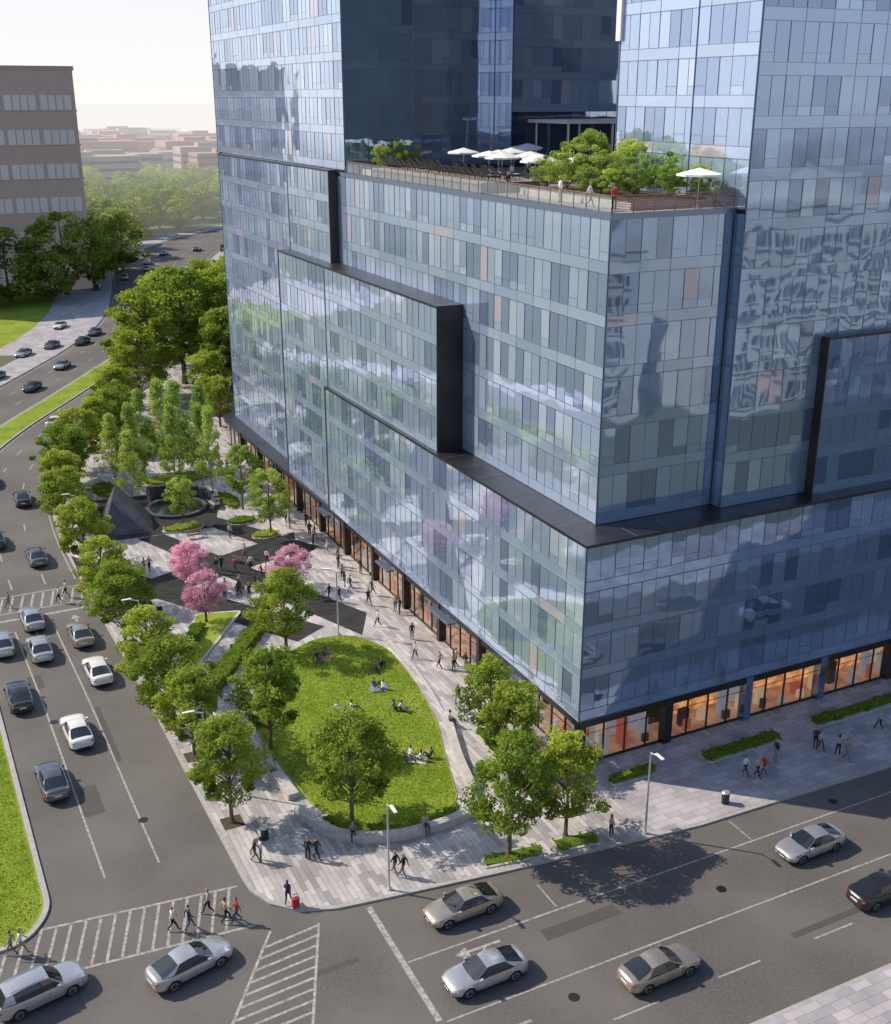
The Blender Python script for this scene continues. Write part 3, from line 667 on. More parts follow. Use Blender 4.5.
office('unseen_stone_building',-130,-86,44,92,46,3.8,2.0,'lb','lw','e',6,1.4,'lb')
office('unseen_stone_building',10,60,-95,-70,26,3.8,2.0,'lb','lw','n',5,1.4,'lb')
office('unseen_stone_building',-20,-2,-150,-110,30,3.8,2.0,'lb','lw','n',5,1.4,'lb')
office('unseen_stone_building',74,120,-100,-70,30,3.8,2.0,'lb','lw','n',5,1.4,'lb')

# ------------------------------------------------------------------ terrace furniture
TSH=[tree_mesh('terrace_shrub_%d'%i,200+i,'street',3.4,1.7,.5,34,130,'leaf2','bark',.15,.06) for i in range(2)]
for x,y,h,R in [(6.8,15.0,3.3,1.8),(8.2,12.5,3.2,1.8),(9.6,10.3,3.1,1.8),(10.9,8.2,3.2,1.7),(6.9,18,2.6,1.4),(11.4,13.5,3.8,1.9),(9.2,17,3.9,1.9),(11.6,5.6,2.4,1.3),(11.2,18.5,4.4,2.0),(8.6,9,2.3,1.3),(6.6,12,2.0,1.2),(4.9,45.6,2.4,1.1),(7,46.3,3.0,1.3),(8.8,47,2.6,1.2),(10.2,7,2.4,1.3),(7.4,10.2,2,1.1)]:
    tree('terrace_shrub',TSH,x,y,h,R,39.3,3.4,1.7)
q=MB()
for x0,x1,y0,y1 in ((5.6,12.4,5.0,19.8),(4.0,10.2,44.8,48.0)):
    q.box(x0,x1,y0,y1,38.9,39.4,'conc');q.box(x0+.12,x1-.12,y0+.12,y1-.12,39.4,39.42,'soil')
q.obj('terrace_planter')
u=MB();u.tube((0,0,0),(0,0,2.5),.03,.03,'steel');u.tube((0,0,0),(0,0,.08),.3,.3,'steel',12)
for i in range(8):
    a=i*math.pi/4;b=(i+1)*math.pi/4;r_=1.55
    u.face([(0,0,2.65),(r_*math.cos(a),r_*math.sin(a),2.25),(r_*math.cos(b),r_*math.sin(b),2.25)],'fabric')
    u.face([(r_*math.cos(a),r_*math.sin(a),2.25),(r_*math.cos(a),r_*math.sin(a),2.12),(r_*math.cos(b),r_*math.sin(b),2.12),(r_*math.cos(b),r_*math.sin(b),2.25)],'fabric')
    u.tube((0,0,2.2),(r_*.98*math.cos(a),r_*.98*math.sin(a),2.22),.012,.012,'steel',4)
um=u.mesh('parasol')
for x,y in ((9.4,23.5),(11.0,26),(9.6,30),(12,35),(17,41),(10.6,4.4),(20,44),(12.2,22),(15,38),(10.2,33.5),(11,40),(13,31),(22,47)):
    add(um,'patio_umbrella',None,(x,y,38.9),rnd.uniform(0,1))
lo=MB()
lo.box(-.36,.36,-.9,.35,.34,.42,'blackm');lo.face([(-.36,.35,.42),(.36,.35,.42),(.36,1.0,1.1),(-.36,1.0,1.1)],'blackm');lo.face([(-.36,1.0,1.05),(.36,1.0,1.05),(.36,.35,.34),(-.36,.35,.34)],'blackm')
lo.box(-.33,.33,-.88,.33,.42,.47,'dg2')
for x in (-.28,.28):
    for y in (-.8,.3): lo.box(x-.025,x+.025,y-.025,y+.025,0,.34,'blackm')
lm=lo.mesh('lounger')
q=MB();q.box(MX+.6,8.7,22,44,38.9,39.7,'deck');q.obj('lounge_platform')
for i in range(10): add(lm,'sun_lounger',None,(4.6,23+i*1.15,39.7),math.pi/2+.1)
for i in range(7): add(lm,'sun_lounger',None,(4.6,35.5+i*1.15,39.7),math.pi/2)
for i in range(6): add(lm,'sun_lounger',None,(7.0,24+i*1.6,39.7),math.pi/2+.1)
for i in range(5): add(lm,'sun_lounger',None,(7.2,36+i*1.5,39.7),math.pi/2+.1)
# ------------------------------------------------------------------ street lamps
def lamp(x,y,ang,h=6.2):
    m=MB();m.tube((0,0,0),(0,0,.15),.16,.14,'steel',10);m.tube((0,0,.15),(0,0,h),.085,.055,'steel',8)
    m.tube((0,0,h-.05),(.95,0,h+.25),.045,.035,'steel',6)
    m.box(.55,1.35,-.10,.10,h+.20,h+.27,'lampw');m.box(.6,1.3,-.08,.08,h+.17,h+.198,'blackm')
    o=m.obj('street_lamp',None,35,(x,y,.13));o.rotation_euler=(0,0,ang)
for x,y,a in ((-7.5,28.3,2.5),(0.0,-8.4,-1.6),(-17.5,-6.1,-1.6),(23.2,-8.2,-1.6),(-24.6,30,3.1),(-24.9,60,3.1),(-24.6,9.4,3.1),(42,-8.4,-1.6),(-23,76,3)): lamp(x,y,a)
def bench(x,y,a):
    m=MB()
    for i in range(4): m.box(-.9,.9,-.24+i*.125,-.14+i*.125,.42,.46,'wood')
    for s_ in (-.7,.7): m.box(s_-.04,s_+.04,-.22,.24,0,.42,'steel')
    for i in range(3): m.box(-.9,.9,.27,.31,.55+i*.13,.64+i*.13,'wood')
    for s_ in (-.7,.7): m.box(s_-.03,s_+.03,.24,.268,.40,.92,'steel')
    o=m.obj('park_bench',None,None,(x,y,.134));o.rotation_euler=(0,0,a)
for x,y,a in ((-22,10,-1.57),(-22.2,18,-1.57),(-22.5,49,-1.3),(-10.5,48.5,2.2),(-13,57.8,0),(-22.6,77,-1.3),(-12.7,41.5,1)): bench(x,y,a)
for x,y in ((-2.2,9.5),(-22.8,2.2),(-21,40),(7,-8)):
    m=MB();m.tube((0,0,0),(0,0,.85),.26,.28,'blackm',14);m.tube((0,0,.85),(0,0,.93),.3,.22,'steel',14);m.obj('litter_bin',None,35,(x,y,.134))

# ------------------------------------------------------------------ cars
M['tyre']=plain('tyre',(.015,.015,.015),.85);M['rim']=plain('rim',(.55,.56,.58),.25,.9);M['cglass']=plain('car_glass',(.02,.024,.03),.04,0,spec=1)
M['hl']=plain('headlight',(.75,.77,.8),.08,.3);M['tl']=plain('taillight',(.45,.02,.015),.2);M['trim']=plain('car_trim',(.02,.02,.022),.5);M['plate']=plain('number_plate',(.7,.7,.68),.5);M['chrome']=plain('chrome',(.7,.7,.7),.12,1)
for n_,c_,me_ in (('silver',(.52,.53,.54),.6),('champagne',(.46,.40,.33),.6),('white',(.78,.78,.77),0),('black',(.022,.022,.025),.1),('grey',(.15,.155,.17),.6),('darkblue',(.04,.055,.10),.4)):
    M['p_'+n_]=plain('car_paint_'+n_,c_,.25,me_,coat=1.0)
def car_mesh(name,paint,suv=False):
    mb=MB();L=2.42;WH=.93
    if suv: bh=1.05;rz=1.66;ws=(1.05,.40);rb=(-2.22,-1.90)
    else: bh=.93;rz=1.43;ws=(1.08,.26);rb=(-1.98,-.98)
    def belt(x):
        if x>ws[0]: t=(x-ws[0])/(L-ws[0]);return bh-.01-.06*t-.20*t**3
        if x<rb[0]: t=(rb[0]-x)/(L+rb[0]);return bh+.08-.06*t**2
        return bh+.08*(ws[0]-x)/(ws[0]-rb[0])
    axl=(1.46,-1.42);rw=.34
    xs=[-L+i*2*L/56 for i in range(57)];secs=[]
    for x in xs:
        t=abs(x)/L;w=WH*(1-.03*t**2-.26*max(0,(t-.72)/.28)**2.4)
        zb=.22+.12*max(0,(t-.85)/.15)
        for a in axl:
            dx=x-a
            if abs(dx)<.40: zb=max(zb,rw+math.sqrt(.40**2-dx*dx)*.98)
        bz=belt(x)
        pts=[(w*.96,zb),(w*.99,max(.38,zb+.01)),(w*1.0,max(.60,zb+.02)),(w*.975,max(bz-.14,zb+.03)),(w*.93,max(bz-.03,zb+.04)),(w*.80,bz+.015),(w*.45,bz+.05),(0,bz+.06)]
        if t>.96: f_=(t-.96)/.04;pts=[(p_[0]*(1-.05*f_),(p_[1]-.55)*(1-.2*f_)+.55) for p_ in pts]
        full=[(y,z) for y,z in pts]+[(-y,z) for y,z in pts[-2::-1]];secs.append([(x,y,z) for y,z in full])
    m_=len(secs[0]);i0=len(mb.v)
    for s_ in secs: mb.v+=s_
    pk='p_'+paint
    for a in range(len(secs)-1):
        for b_ in range(m_-1):
            mb.f.append((i0+a*m_+b_,i0+a*m_+b_+1,i0+(a+1)*m_+b_+1,i0+(a+1)*m_+b_));mb.m.append(mb.mi('trim' if b_ in (0,m_-2) else pk))
    mb.f.append(tuple(i0+j for j in range(m_))[::-1]);mb.m.append(mb.mi(pk));mb.f.append(tuple(i0+(len(secs)-1)*m_+j for j in range(m_)));mb.m.append(mb.mi(pk))
    mb.box(-2.2,2.2,-.70,.70,.2,.5,'trim')
    zf=belt(ws[0])+.02;zr=belt(rb[0])+.02;bw=.835;rw2=.62
    def B(x): 
        t=(x-rb[0])/(ws[0]-rb[0]);return (x,bw*(1-.12*(2*t-1)**4),zr+(zf-zr)*t)
    def T(x):
        t=(x-rb[1])/(ws[1]-rb[1]);return (x,rw2*(1-.06*(2*t-1)**4),rz-.10*(2*t-1.15)**2*.7)
    bx=[ws[0],ws[0]-.10,.05,-.03,rb[0]+(.62 if not suv else .75),rb[0]+.0];tx=[ws[1],ws[1]-.05,-.12,-.19,rb[1]+(.10 if not suv else .35),rb[1]]
    km=[pk,'cglass','trim','cglass',pk]
    for sg in (1,-1):
        for i in range(5):
            b0,b1,t1,t0=B(bx[i]),B(bx[i+1]),T(tx[i+1]),T(tx[i])
            def md(a,b): return ((a[0]+b[0])/2,(a[1]+b[1])/2+.035,(a[2]+b[2])/2)
            m0,m1=md(b0,t0),md(b1,t1)
            for q in ([b0,b1,m1,m0],[m0,m1,t1,t0]):
                q=[(p_[0],p_[1]*sg,p_[2]) for p_ in q];mb.face(q if sg<0 else q[::-1],km[i])
    ys=[-1,-.5,0,.5,1]
    for j in range(4):
        def fw(p_,y,b_): return (p_[0]+b_*(1-y*y),p_[1]*y,p_[2]+.0)
        def roofp(x,y): p_=T(x);return (x,p_[1]*y,p_[2]+.06*(1-y*y))
        tp0=roofp(ws[1],ys[j]);tp1=roofp(ws[1],ys[j+1])
        mb.face([fw(B(ws[0]),ys[j],.14),fw(B(ws[0]),ys[j+1],.14),tp1,tp0],'cglass')
        r0=roofp(rb[1],ys[j]);r1=roofp(rb[1],ys[j+1])
        mb.face([fw(B(rb[0]),ys[j+1],-.12),fw(B(rb[0]),ys[j],-.12),r0,r1],'cglass')
        n=6
        for i in range(n):
            xa=ws[1]+(rb[1]-ws[1])*i/n;xb=ws[1]+(rb[1]-ws[1])*(i+1)/n
            mb.face([roofp(xa,ys[j]),roofp(xa,ys[j+1]),roofp(xb,ys[j+1]),roofp(xb,ys[j])],pk)
    for a in axl:
        for sg in (1,-1):
            mb.tube((a,sg*.66,rw),(a,sg*.905,rw),rw,rw,'tyre',22)
            mb.tube((a,sg*.90,rw),(a,sg*.912,rw),.24,.23,'rim',18)
            for s5 in range(5):
                an=s5*2*math.pi/5;ca,sa=math.cos(an),math.sin(an);pa=Vector((a,sg*.915,rw));d_=Vector((ca,0,sa));n_=Vector((-sa,0,ca))*.035
                mb.face([pa+n_,pa-n_,pa-n_+d_*.21,pa+n_+d_*.21],'trim')
    for sg in (1,-1):
        mb.ell((L-.20,sg*.56,.64),(.18,.20,.07),'hl',10,6);mb.ell((-L+.13,sg*.60,.80),(.14,.20,.075),'tl',10,6)
        mb.box(.66,.86,*sorted((sg*.87,sg*1.04)),bh+.01,bh+.14,pk)
        for x in (1.0,-.04,-1.05): mb.box(x-.006,x+.006,*sorted((sg*.90,sg*.934)),.36,bh-.14,'trim')
        for x in (.2,-.85): mb.box(x-.09,x+.09,*sorted((sg*.90,sg*.935)),bh-.20,bh-.175,'chrome')
        mb.box(rb[0]+.5,ws[0]-.12,*sorted((sg*.80,sg*.85)),bh+.035,bh+.047,'chrome')
    mb.box(L-.06,L+.012,-.34,.34,.46,.62,'trim');mb.box(L-.06,L+.018,-.30,.30,.53,.55,'chrome');mb.box(L-.06,L+.01,-.50,.50,.34,.41,'trim')
    mb.box(-L-.012,-L+.06,-.26,.26,.60,.72,'plate');mb.box(L-.05,L+.02,-.22,.22,.42,.50,'plate');mb.box(-L-.01,-L+.08,-.5,.5,.34,.41,'trim')
    if suv:
        for sg in (1,-1): mb.box(-1.7,.2,*sorted((sg*.56,sg*.60)),rz+.03,rz+.07,'chrome')
    return mb.mesh(name,38)
CM={(p_,s_):car_mesh('car_'+p_,p_,s_) for p_ in ('silver','champagne','white','black','grey','darkblue') for s_ in (False,)}
for p_ in ('silver','black','grey'): CM[(p_,True)]=car_mesh('suv_'+p_,p_,True)
def car(x,y,ang,paint='silver',suv=False):
    add(CM[(paint,suv)],'suv' if suv else 'sedan_car',None,(x,y,.012),math.radians(ang))
for a in [(-32.1,43.3,92,'silver'),(-32.3,36.6,91,'silver'),(-28.6,38.0,91,'champagne'),(-28.5,30.2,92,'white'),(-35.0,28.5,91,'black'),(-31.7,20.9,92,'white'),(-34.4,14.8,92,'grey'),(-35.2,39.0,91,'silver'),(-29.6,59.0,91,'grey'),(-33.0,66,91,'black'),(-28.6,79,88,'black'),(-31.5,88,85,'silver'),(-8.9,133,58,'black'),(-19.6,113,60,'white')]: car(*a)
for x,y,a,p_ in [(-19.9,137.3,240,'darkblue'),(-17.8,165.8,240,'silver'),(-11.9,171.1,240,'grey'),(-5.9,172.5,238,'black'),(-12.8,152.1,240,'silver'),(-7.3,191.6,245,'white'),(31,282,70,'silver'),(30.7,241.2,75,'grey'),(26.5,215.7,72,'black'),(-24.5,148,240,'grey'),(38,262,70,'white'),(19,255,258,'silver'),(52,306,60,'grey'),(14,222,250,'silver'),(25,192,70,'black'),(17,198,66,'silver'),(-2,181,242,'grey'),(11,167,60,'silver'),(9,240,255,'black'),(28,268,250,'champagne'),(40,300,240,'black')]: car(x,y,a,p_)
car(-38.0,-5.9,12,'silver',True);car(-30.2,-7.4,14,'silver')
for a in [(-14.3,-9.9,182,'champagne'),(-15.7,-15.3,181,'silver'),(-6.9,-19.3,2,'champagne'),(8.6,-14.5,181,'silver'),(9.4,-19.9,0,'black'),(24,-19.5,0,'grey'),(30,-14.5,180,'white')]: car(*a)

# ------------------------------------------------------------------ people
SK=[plain('skin_a',(.50,.30,.21),.6),plain('skin_b',(.28,.15,.09),.6)]
HR=[plain('hair_dark',(.02,.015,.012),.7),plain('hair_brown',(.10,.05,.025),.7),plain('hair_blond',(.35,.24,.11),.7)]
TOPS=[plain('top_'+n_,c_,.85) for n_,c_ in (('white',(.7,.7,.68)),('black',(.02,.02,.022)),('navy',(.03,.045,.10)),('red',(.45,.04,.035)),('grey',(.22,.22,.23)),('black2',(.03,.028,.03)),('beige',(.45,.37,.27)),('charcoal',(.07,.07,.08)))]
BOTS=[plain('trousers_'+n_,c_,.85) for n_,c_ in (('black',(.02,.02,.022)),('denim',(.06,.09,.17)),('grey',(.14,.14,.15)),('khaki',(.30,.25,.17)))]
SHOE=plain('shoe',(.03,.025,.02),.5);EYE=plain('eye',(.02,.02,.02),.3);LIP=plain('lip',(.35,.12,.1),.6)
def pose(kind):
    J={}
    if kind in ('stand','walk','walk2','talk'):
        J=dict(pel=(0,0,.96),wst=(0,0,1.08),ch=(0,.0,1.28),nb=(0,0,1.44),nk=(0,.01,1.54),
          sl=(.17,0,1.41),el=(.235,-.02,1.14),wl=(.25,.06,.90),sr=(-.17,0,1.41),er=(-.235,-.02,1.14),wr=(-.25,.06,.90),
          hl=(.095,0,.90),kl=(.10,.03,.50),al=(.10,-.02,.09),tl=(.11,.15,.045),hr=(-.095,0,.90),kr=(-.10,.03,.50),ar=(-.10,-.02,.09),tr=(-.12,.15,.045))
        if kind.startswith('walk'):
            s=1 if kind=='walk' else -1
            a,b=('l','r') if s>0 else ('r','l');sa=1 if a=='l' else -1
            J['k'+a]=(.095*sa,.20,.54);J['a'+a]=(.095*sa,.33,.12);J['t'+a]=(.10*sa,.49,.10)
            J['k'+b]=(-.095*sa,-.02,.51);J['a'+b]=(-.095*sa,-.30,.17);J['t'+b]=(-.10*sa,-.17,.05)
            J['e'+a]=(.225*sa,-.16,1.17);J['w'+a]=(.225*sa,-.20,.93);J['e'+b]=(-.225*sa,.10,1.15);J['w'+b]=(-.215*sa,.27,.97)
        if kind=='talk':
            J['el']=(.23,.05,1.15);J['wl']=(.14,.27,1.20);J['kr']=(-.13,.06,.5);J['ar']=(-.17,.04,.09);J['tr']=(-.2,.2,.045)
    elif kind=='sit':
        J=dict(pel=(0,0,.13),wst=(0,-.05,.26),ch=(0,-.10,.45),nb=(0,-.12,.61),nk=(0,-.10,.71),
          sl=(.17,-.12,.58),el=(.22,-.25,.34),wl=(.22,-.38,.10),sr=(-.17,-.12,.58),er=(-.22,.04,.38),wr=(-.16,.26,.36),
          hl=(.09,.04,.13),kl=(.15,.40,.40),al=(.13,.68,.09),tl=(.14,.84,.06),hr=(-.09,.04,.13),kr=(-.16,.42,.28),ar=(-.02,.66,.09),tr=(.04,.80,.06))
    elif kind=='bench':
        J=dict(pel=(0,0,.57),wst=(0,-.02,.70),ch=(0,-.01,.90),nb=(0,.0,1.06),nk=(0,.03,1.15),
          sl=(.17,0,1.03),el=(.22,.03,.77),wl=(.14,.26,.68),sr=(-.17,0,1.03),er=(-.22,.03,.77),wr=(-.14,.26,.68),
          hl=(.09,.03,.56),kl=(.12,.44,.54),al=(.12,.46,.10),tl=(.13,.63,.05),hr=(-.09,.03,.56),kr=(-.12,.44,.54),ar=(-.12,.40,.10),tr=(-.13,.56,.05))
    return J
E=[('pel','wst'),('wst','ch'),('ch','nb'),('nb','nk'),('nb','sl'),('sl','el'),('el','wl'),('nb','sr'),('sr','er'),('er','wr'),('pel','hl'),('hl','kl'),('kl','al'),('al','tl'),('pel','hr'),('hr','kr'),('kr','ar'),('ar','tr')]
RAD=dict(pel=(.15,.115),wst=(.135,.10),ch=(.165,.115),nb=(.10,.08),nk=(.055,.055),sl=(.07,.07),sr=(.07,.07),el=(.047,.047),er=(.047,.047),wl=(.03,.03),wr=(.03,.03),hl=(.095,.095),hr=(.095,.095),kl=(.062,.062),kr=(.062,.062),al=(.042,.042),ar=(.042,.042),tl=(.042,.032),tr=(.042,.032))
def body(kind):
    J=pose(kind);names=list(J);me=bpy.data.meshes.new('skel');me.from_pydata([J[n] for n in names],[(names.index(a),names.index(b)) for a,b in E],[])
    o=bpy.data.objects.new('skel',me);COL.objects.link(o);o.modifiers.new('s','SKIN')
    sv=me.skin_vertices[0].data
    for i,n in enumerate(names): sv[i].radius=RAD[n];sv[i].use_root=(n=='pel')
    ss=o.modifiers.new('u','SUBSURF');ss.levels=1;ss.render_levels=1
    dg=bpy.context.evaluated_depsgraph_get();dg.update();ev=o.evaluated_get(dg);m2=ev.to_mesh()
    V=[tuple(v.co) for v in m2.vertices];F=[tuple(p_.vertices) for p_ in m2.polygons];ev.to_mesh_clear();bpy.data.objects.remove(o)
    lab=[]
    def sd(p,a,b):
        a=Vector(a);b=Vector(b);ab=b-a;t=max(0,min(1,(p-a).dot(ab)/ab.length_squared));return (p-a-ab*t).length,t
    for f in F:
        c_=Vector((0,0,0))
        for i in f: c_+=Vector(V[i])
        c_/=len(f);best=None
        for a,b in E:
            d_,t=sd(c_,J[a],J[b]);d_/= (RAD[a][0]+RAD[b][0])/2
            if best is None or d_<best[0]: best=(d_,a,b,t)
        _,a,b,t=best
        if (a,b)==('nb','nk'): l='skin' if t>.35 else 'top'
        elif b in('wl','wr'): l='skin' if t>.85 else 'top'
        elif b in('tl','tr'): l='shoe'
        elif a=='pel' or b in('kl','kr','al','ar'): l='bot'
        else: l='top'
        lab.append(l)
    return J,V,F,lab
def person_mesh(name,bd,sk,hr,tp,bt,longhair=False):
    J,V,F,lab=bd;mb=MB();mb.v=list(V);mb.f=list(F);mm_=dict(skin=sk,top=tp,bot=bt,shoe=SHOE);mb.m=[mb.mi(mm_[l]) for l in lab]
    nk=Vector(J['nk']);h=nk+Vector((0,.025,.125))
    def hf(p):
        x,y,z=p
        if z<-.2: x*=1-.28*(-z-.2);
        if y>.5 and z<-.3: y*=1.03
        return [x,y,z]
    mb.ell(h,(.078,.098,.122),sk,12,9,hf)
    mb.ell(h+Vector((0,-.018,.028)),(.086,.100,.108),hr,12,7,lambda p:[p[0],min(p[1],.55 if p[2]>.35 else -.05+p[2]*.5),max(p[2],-.55 if not longhair else -1.6)])
    if longhair: mb.ell(h+Vector((0,-.06,-.10)),(.075,.045,.15),hr,8,6)
    mb.face([h+Vector((-.014,.092,-.02)),h+Vector((.014,.092,-.02)),h+Vector((0,.122,-.03))],sk);mb.face([h+Vector((-.014,.092,-.02)),h+Vector((0,.122,-.03)),h+Vector((0,.096,.02))],sk);mb.face([h+Vector((.014,.092,-.02)),h+Vector((0,.096,.02)),h+Vector((0,.122,-.03))],sk)
    for sg in (1,-1):
        mb.ell(h+Vector((sg*.03,.088,.004)),(.012,.008,.007),EYE,6,4);mb.ell(h+Vector((sg*.080,-.005,-.01)),(.010,.018,.028),sk,6,4)
    mb.ell(h+Vector((0,.090,-.058)),(.022,.008,.006),LIP,6,4)
    for s in 'lr':
        w=Vector(J['w'+s]);e=Vector(J['e'+s]);d=(w-e).normalized();side=d.orthogonal().normalized()
        fwd=Vector((0,1,0))-d*d.y
        fwd=fwd.normalized() if fwd.length>.1 else side
        nr=d.cross(fwd).normalized();pc_=w+d*.05
        def fr(a,b,c_): return pc_+d*a+fwd*b+nr*c_
        i=len(mb.v)
        for a in (-.05,.045):
            for b,c_ in ((-.038,-.013),(.038,-.013),(.038,.013),(-.038,.013)):
                kx=.7 if a<0 else 1;mb.v.append(tuple(fr(a,b*kx,c_)))
        for f in ((0,1,2,3),(7,6,5,4),(0,4,5,1),(1,5,6,2),(2,6,7,3),(3,7,4,0)): mb.f.append(tuple(i+q_ for q_ in f));mb.m.append(mb.mi(sk))
        for fi,(b,ln) in enumerate(((-.030,.062),(-.010,.075),(.010,.082),(.030,.072))):
            a0=fr(.04,b,0);a1=fr(.04+ln*.5,b,.004);a2=fr(.04+ln*.95,b,.022);mb.tube(a0,a1,.009,.0085,sk,5);mb.tube(a1,a2,.0085,.006,sk,5)
        a0=fr(-.02,.036,0);a1=fr(.015,.062,.008);a2=fr(.045,.066,.018);mb.tube(a0,a1,.011,.010,sk,5);mb.tube(a1,a2,.010,.007,sk,5)
    return mb.mesh(name,60)
PM={}
pr=random.Random(9)
for kd,nv in (('stand',5),('walk',8),('walk2',5),('talk',6),('sit',7),('bench',4)):
    bd=body(kd);PM[kd]=[]
    for i in range(nv):
        PM[kd].append(person_mesh('person_'+kd,bd,pr.choice(SK+[SK[0]]),pr.choice(HR),pr.choice(TOPS),pr.choice(BOTS),pr.random()<.4))
def person(x,y,kind='walk',ang=None,z=.136,nm='pedestrian'):
    if ang is None: ang=pr.uniform(0,6.28)
    o=add(pr.choice(PM[kind]),nm,None,(x,y,z),ang);s_=pr.uniform(.94,1.05);o.scale=(s_,s_,s_);return o
W4=['walk','walk','walk2','talk','stand']
for x,y in [(-39.0,-1.7),(-38.5,-1.9),(-30.3,-3.8),(-29.4,-4.1),(-27.3,-4.4),(-26.7,-4.7),(-28.0,-3.2)]: person(x,y,pr.choice(['walk','walk2']),pr.choice([-1.6,1.5]),.014)
for x,y in [(-33.6,47.9),(-29.1,47.0),(-28.3,48.1)]: person(x,y,'walk',1.5,.014)
for x,y in [(-24.1,.1),(-23.7,.1),(-21,-1.2),(-20.5,-1.4),(-16.6,-5.0),(-16.2,-5.4),(-2.2,-7.6),(-3.2,21),(-1.2,17.6),(-.7,18.1),(-.3,17.1),(-2.1,18.4),(-3.4,12.4),(-3,38.1),(-2.9,37),(-2.7,39.6),(-.4,40.4),(-1.5,52.6),(-1.2,51.8),(-.8,55.7),(-1,45.2),(-.7,29.9),(-.8,30.7),(-3.6,28.3),(-14.7,40.1),(-12.4,39.5),(-11.5,38.3),(-12.7,41.8),(-10.8,38.2),(-11.2,41.6),(-12.9,47.5),(-11.9,46.4),(-9,40.5),(-5.6,35.6),(-4.9,34.8),(-8.9,99),(-7,100.9),(.3,106.4),(-22.6,78.8),(-21.9,79.5),(-23.6,65.2),(-9.6,55.9),(-9.8,49.6),(-2.7,55.9),(-21.6,76.1),(10.5,-5.9),(11.1,-6.5),(11.7,-6.5),(13.8,-5.4),(17.6,-5.4),(17.7,-5.8),(18.4,-6.9),(18.4,-7.7),(-13.2,40.4),(-13.6,46.9),(-8.2,47),(-22.9,59.5),(-22.2,60.0),(-1.6,62),(-2.2,68),(-1.7,74),(-3,80),(-2,88),(-12.2,97),(-14,99.3),(-4,93),(-2.6,33),(-1.9,24.5),(24,-5.5),(-22,33),(-22.6,45),(-21.5,9),(-1.5,47),(-2.4,58),(-2.0,42.6),(-1.7,43.2),(-2.2,49.5),(-1.4,35.0),(-9.9,43.6),(-9.3,43.9),(-14.2,41.6),(-10.2,46.2),(-6.6,44.3),(-6.1,44.9),(-20.2,50.2),(-19.6,50.6),(-1.1,66),(-1.8,71),(-15.5,101),(-10.8,99),(-5.5,98)]:
    person(x,y,pr.choice(W4))
person(-23.5,-4.6,'walk',-.6)
for i,(x,y) in enumerate([(-12.2,14.5),(-12.6,15.3),(-11.6,13.8),(-8,17.1),(-8.4,17.8),(-8.4,13.6),(-9.7,6.1),(-10.8,6.4),(-8.9,6.1),(-10.1,24.8),(-10.9,24.4),(-6.5,20.7),(-7.9,13.2),(-11.4,15.1),(-10.2,6.9),(-7.2,20.4)]): person(x,y,'sit',None,.20,'seated_person')
for x,y,a in ((-9.1,-1.0,-2.5),(-17.6,-.35,2.9),(-5.6,9.5,-1.6),(-19.8,9,1.57),(-19.9,11.2,1.57),(-13,-1.75,3.14)): person(x,y,'bench',a,.18,'seated_person')
for x,y in ((4.6,5.5),(4.3,8),(4.4,12),(4.6,20),(9.2,22),(10,29),(11,28),(10,34)): person(x,y,pr.choice(W4),None,38.9)
m=MB();M['redcase']=plain('suitcase_red',(.5,.03,.03),.4);m.box(-.22,.22,-.13,.13,.06,.66,'redcase');m.box(-.15,-.13,-.1,-.08,.66,1.0,'steel');m.box(.13,.15,-.1,-.08,.66,1.0,'steel');m.box(-.15,.15,-.1,-.08,1.0,1.03,'trim')
for x in (-.18,.18): m.tube((x-.02,-.1,.035),(x+.02,-.1,.035),.035,.035,'tyre',8);m.tube((x-.02,.1,.035),(x+.02,.1,.035),.035,.035,'tyre',8)
m.obj('suitcase',None,None,(-23.2,-5.1,.136))
for x,y,c_ in ((-12.1,14.4,(.6,.58,.55)),(-8.2,17.4,(.2,.3,.5)),(-9.8,6.3,(.6,.55,.5)),(-10.4,24.5,(.55,.3,.2))):
    m=MB();bm_=plain('blanket',c_,.9);a=rnd.uniform(0,1);pts=[(.9*math.cos(a+i*1.571+.2*(i%2)),.9*math.sin(a+i*1.571+.2*(i%2))) for i in range(4)];m.prism(pts,.0,.02,bm_);m.obj('picnic_blanket',None,None,(x,y,.21))

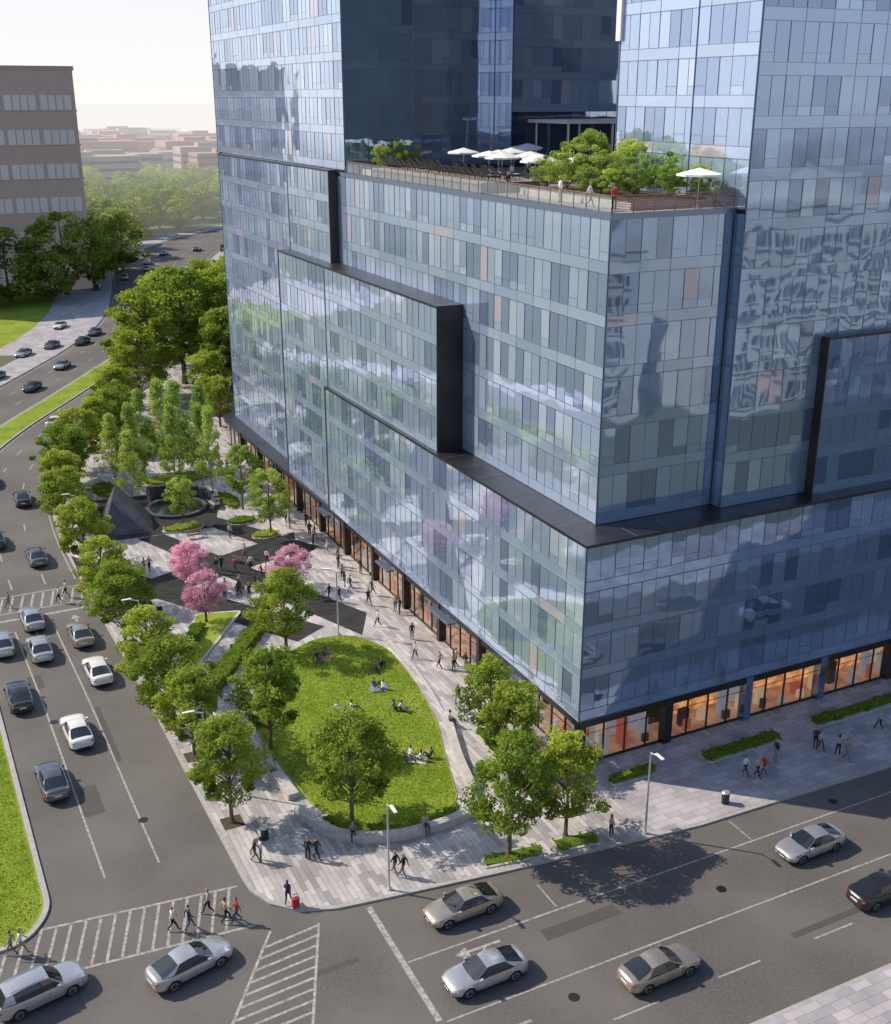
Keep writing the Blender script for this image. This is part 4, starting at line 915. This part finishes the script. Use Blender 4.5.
# ------------------------------------------------------------------ light and world
AZ=math.radians(-48);EL=math.radians(40)
sd=Vector((math.sin(AZ)*math.cos(EL),math.cos(AZ)*math.cos(EL),math.sin(EL)))
sl=bpy.data.lights.new('sun','SUN');sl.energy=5.0;sl.angle=math.radians(.5);sl.color=(1,.88,.71)
so=bpy.data.objects.new('sun',sl);COL.objects.link(so);so.rotation_euler=sd.to_track_quat('Z','Y').to_euler()
wd=bpy.data.worlds.new('World');sc.world=wd;wd.use_nodes=True;nt=wd.node_tree;bg=nt.nodes['Background'];N=nt.nodes;L=nt.links
sky=N.new('ShaderNodeTexSky');sky.sky_type='NISHITA';sky.sun_disc=False;sky.sun_elevation=EL;sky.sun_rotation=AZ%(2*math.pi);sky.dust_density=1.0;sky.air_density=1.0;sky.ozone_density=1.5
bg.inputs[1].default_value=.15;L.new(sky.outputs[0],bg.inputs[0])
tc=N.new('ShaderNodeTexCoord');sx=N.new('ShaderNodeSeparateXYZ');L.new(tc.outputs['Generated'],sx.inputs[0])
mr=N.new('ShaderNodeMapRange');mr.interpolation_type='SMOOTHSTEP';mr.inputs[1].default_value=-.01;mr.inputs[2].default_value=.36;mr.inputs[3].default_value=1;mr.inputs[4].default_value=0
L.new(sx.outputs['Z'],mr.inputs[0])
cr=N.new('ShaderNodeValToRGB');cr.color_ramp.elements[0].position=0;cr.color_ramp.elements[0].color=(.99,.955,.93,1);cr.color_ramp.elements[1].position=.12;cr.color_ramp.elements[1].color=(.86,.89,.98,1)
L.new(sx.outputs['Z'],cr.inputs[0])
bh_=N.new('ShaderNodeBackground');L.new(cr.outputs[0],bh_.inputs[0]);bh_.inputs[1].default_value=1.05
ms=N.new('ShaderNodeMixShader');L.new(mr.outputs[0],ms.inputs[0]);L.new(bg.outputs[0],ms.inputs[1]);L.new(bh_.outputs[0],ms.inputs[2])
wo=[n for n in N if n.type=='OUTPUT_WORLD'][0];L.new(ms.outputs[0],wo.inputs[0])
# ------------------------------------------------------------------ camera
cd=bpy.data.cameras.new('camera');cd.sensor_fit='HORIZONTAL';cd.sensor_width=36;cd.lens=1135/891*36;cd.clip_end=20000;cd.clip_start=.5
co=bpy.data.objects.new('camera',cd);COL.objects.link(co);co.location=(-39.9,-59.4,46);co.rotation_euler=(math.radians(90-20.08),0,math.radians(-26.24));sc.camera=co
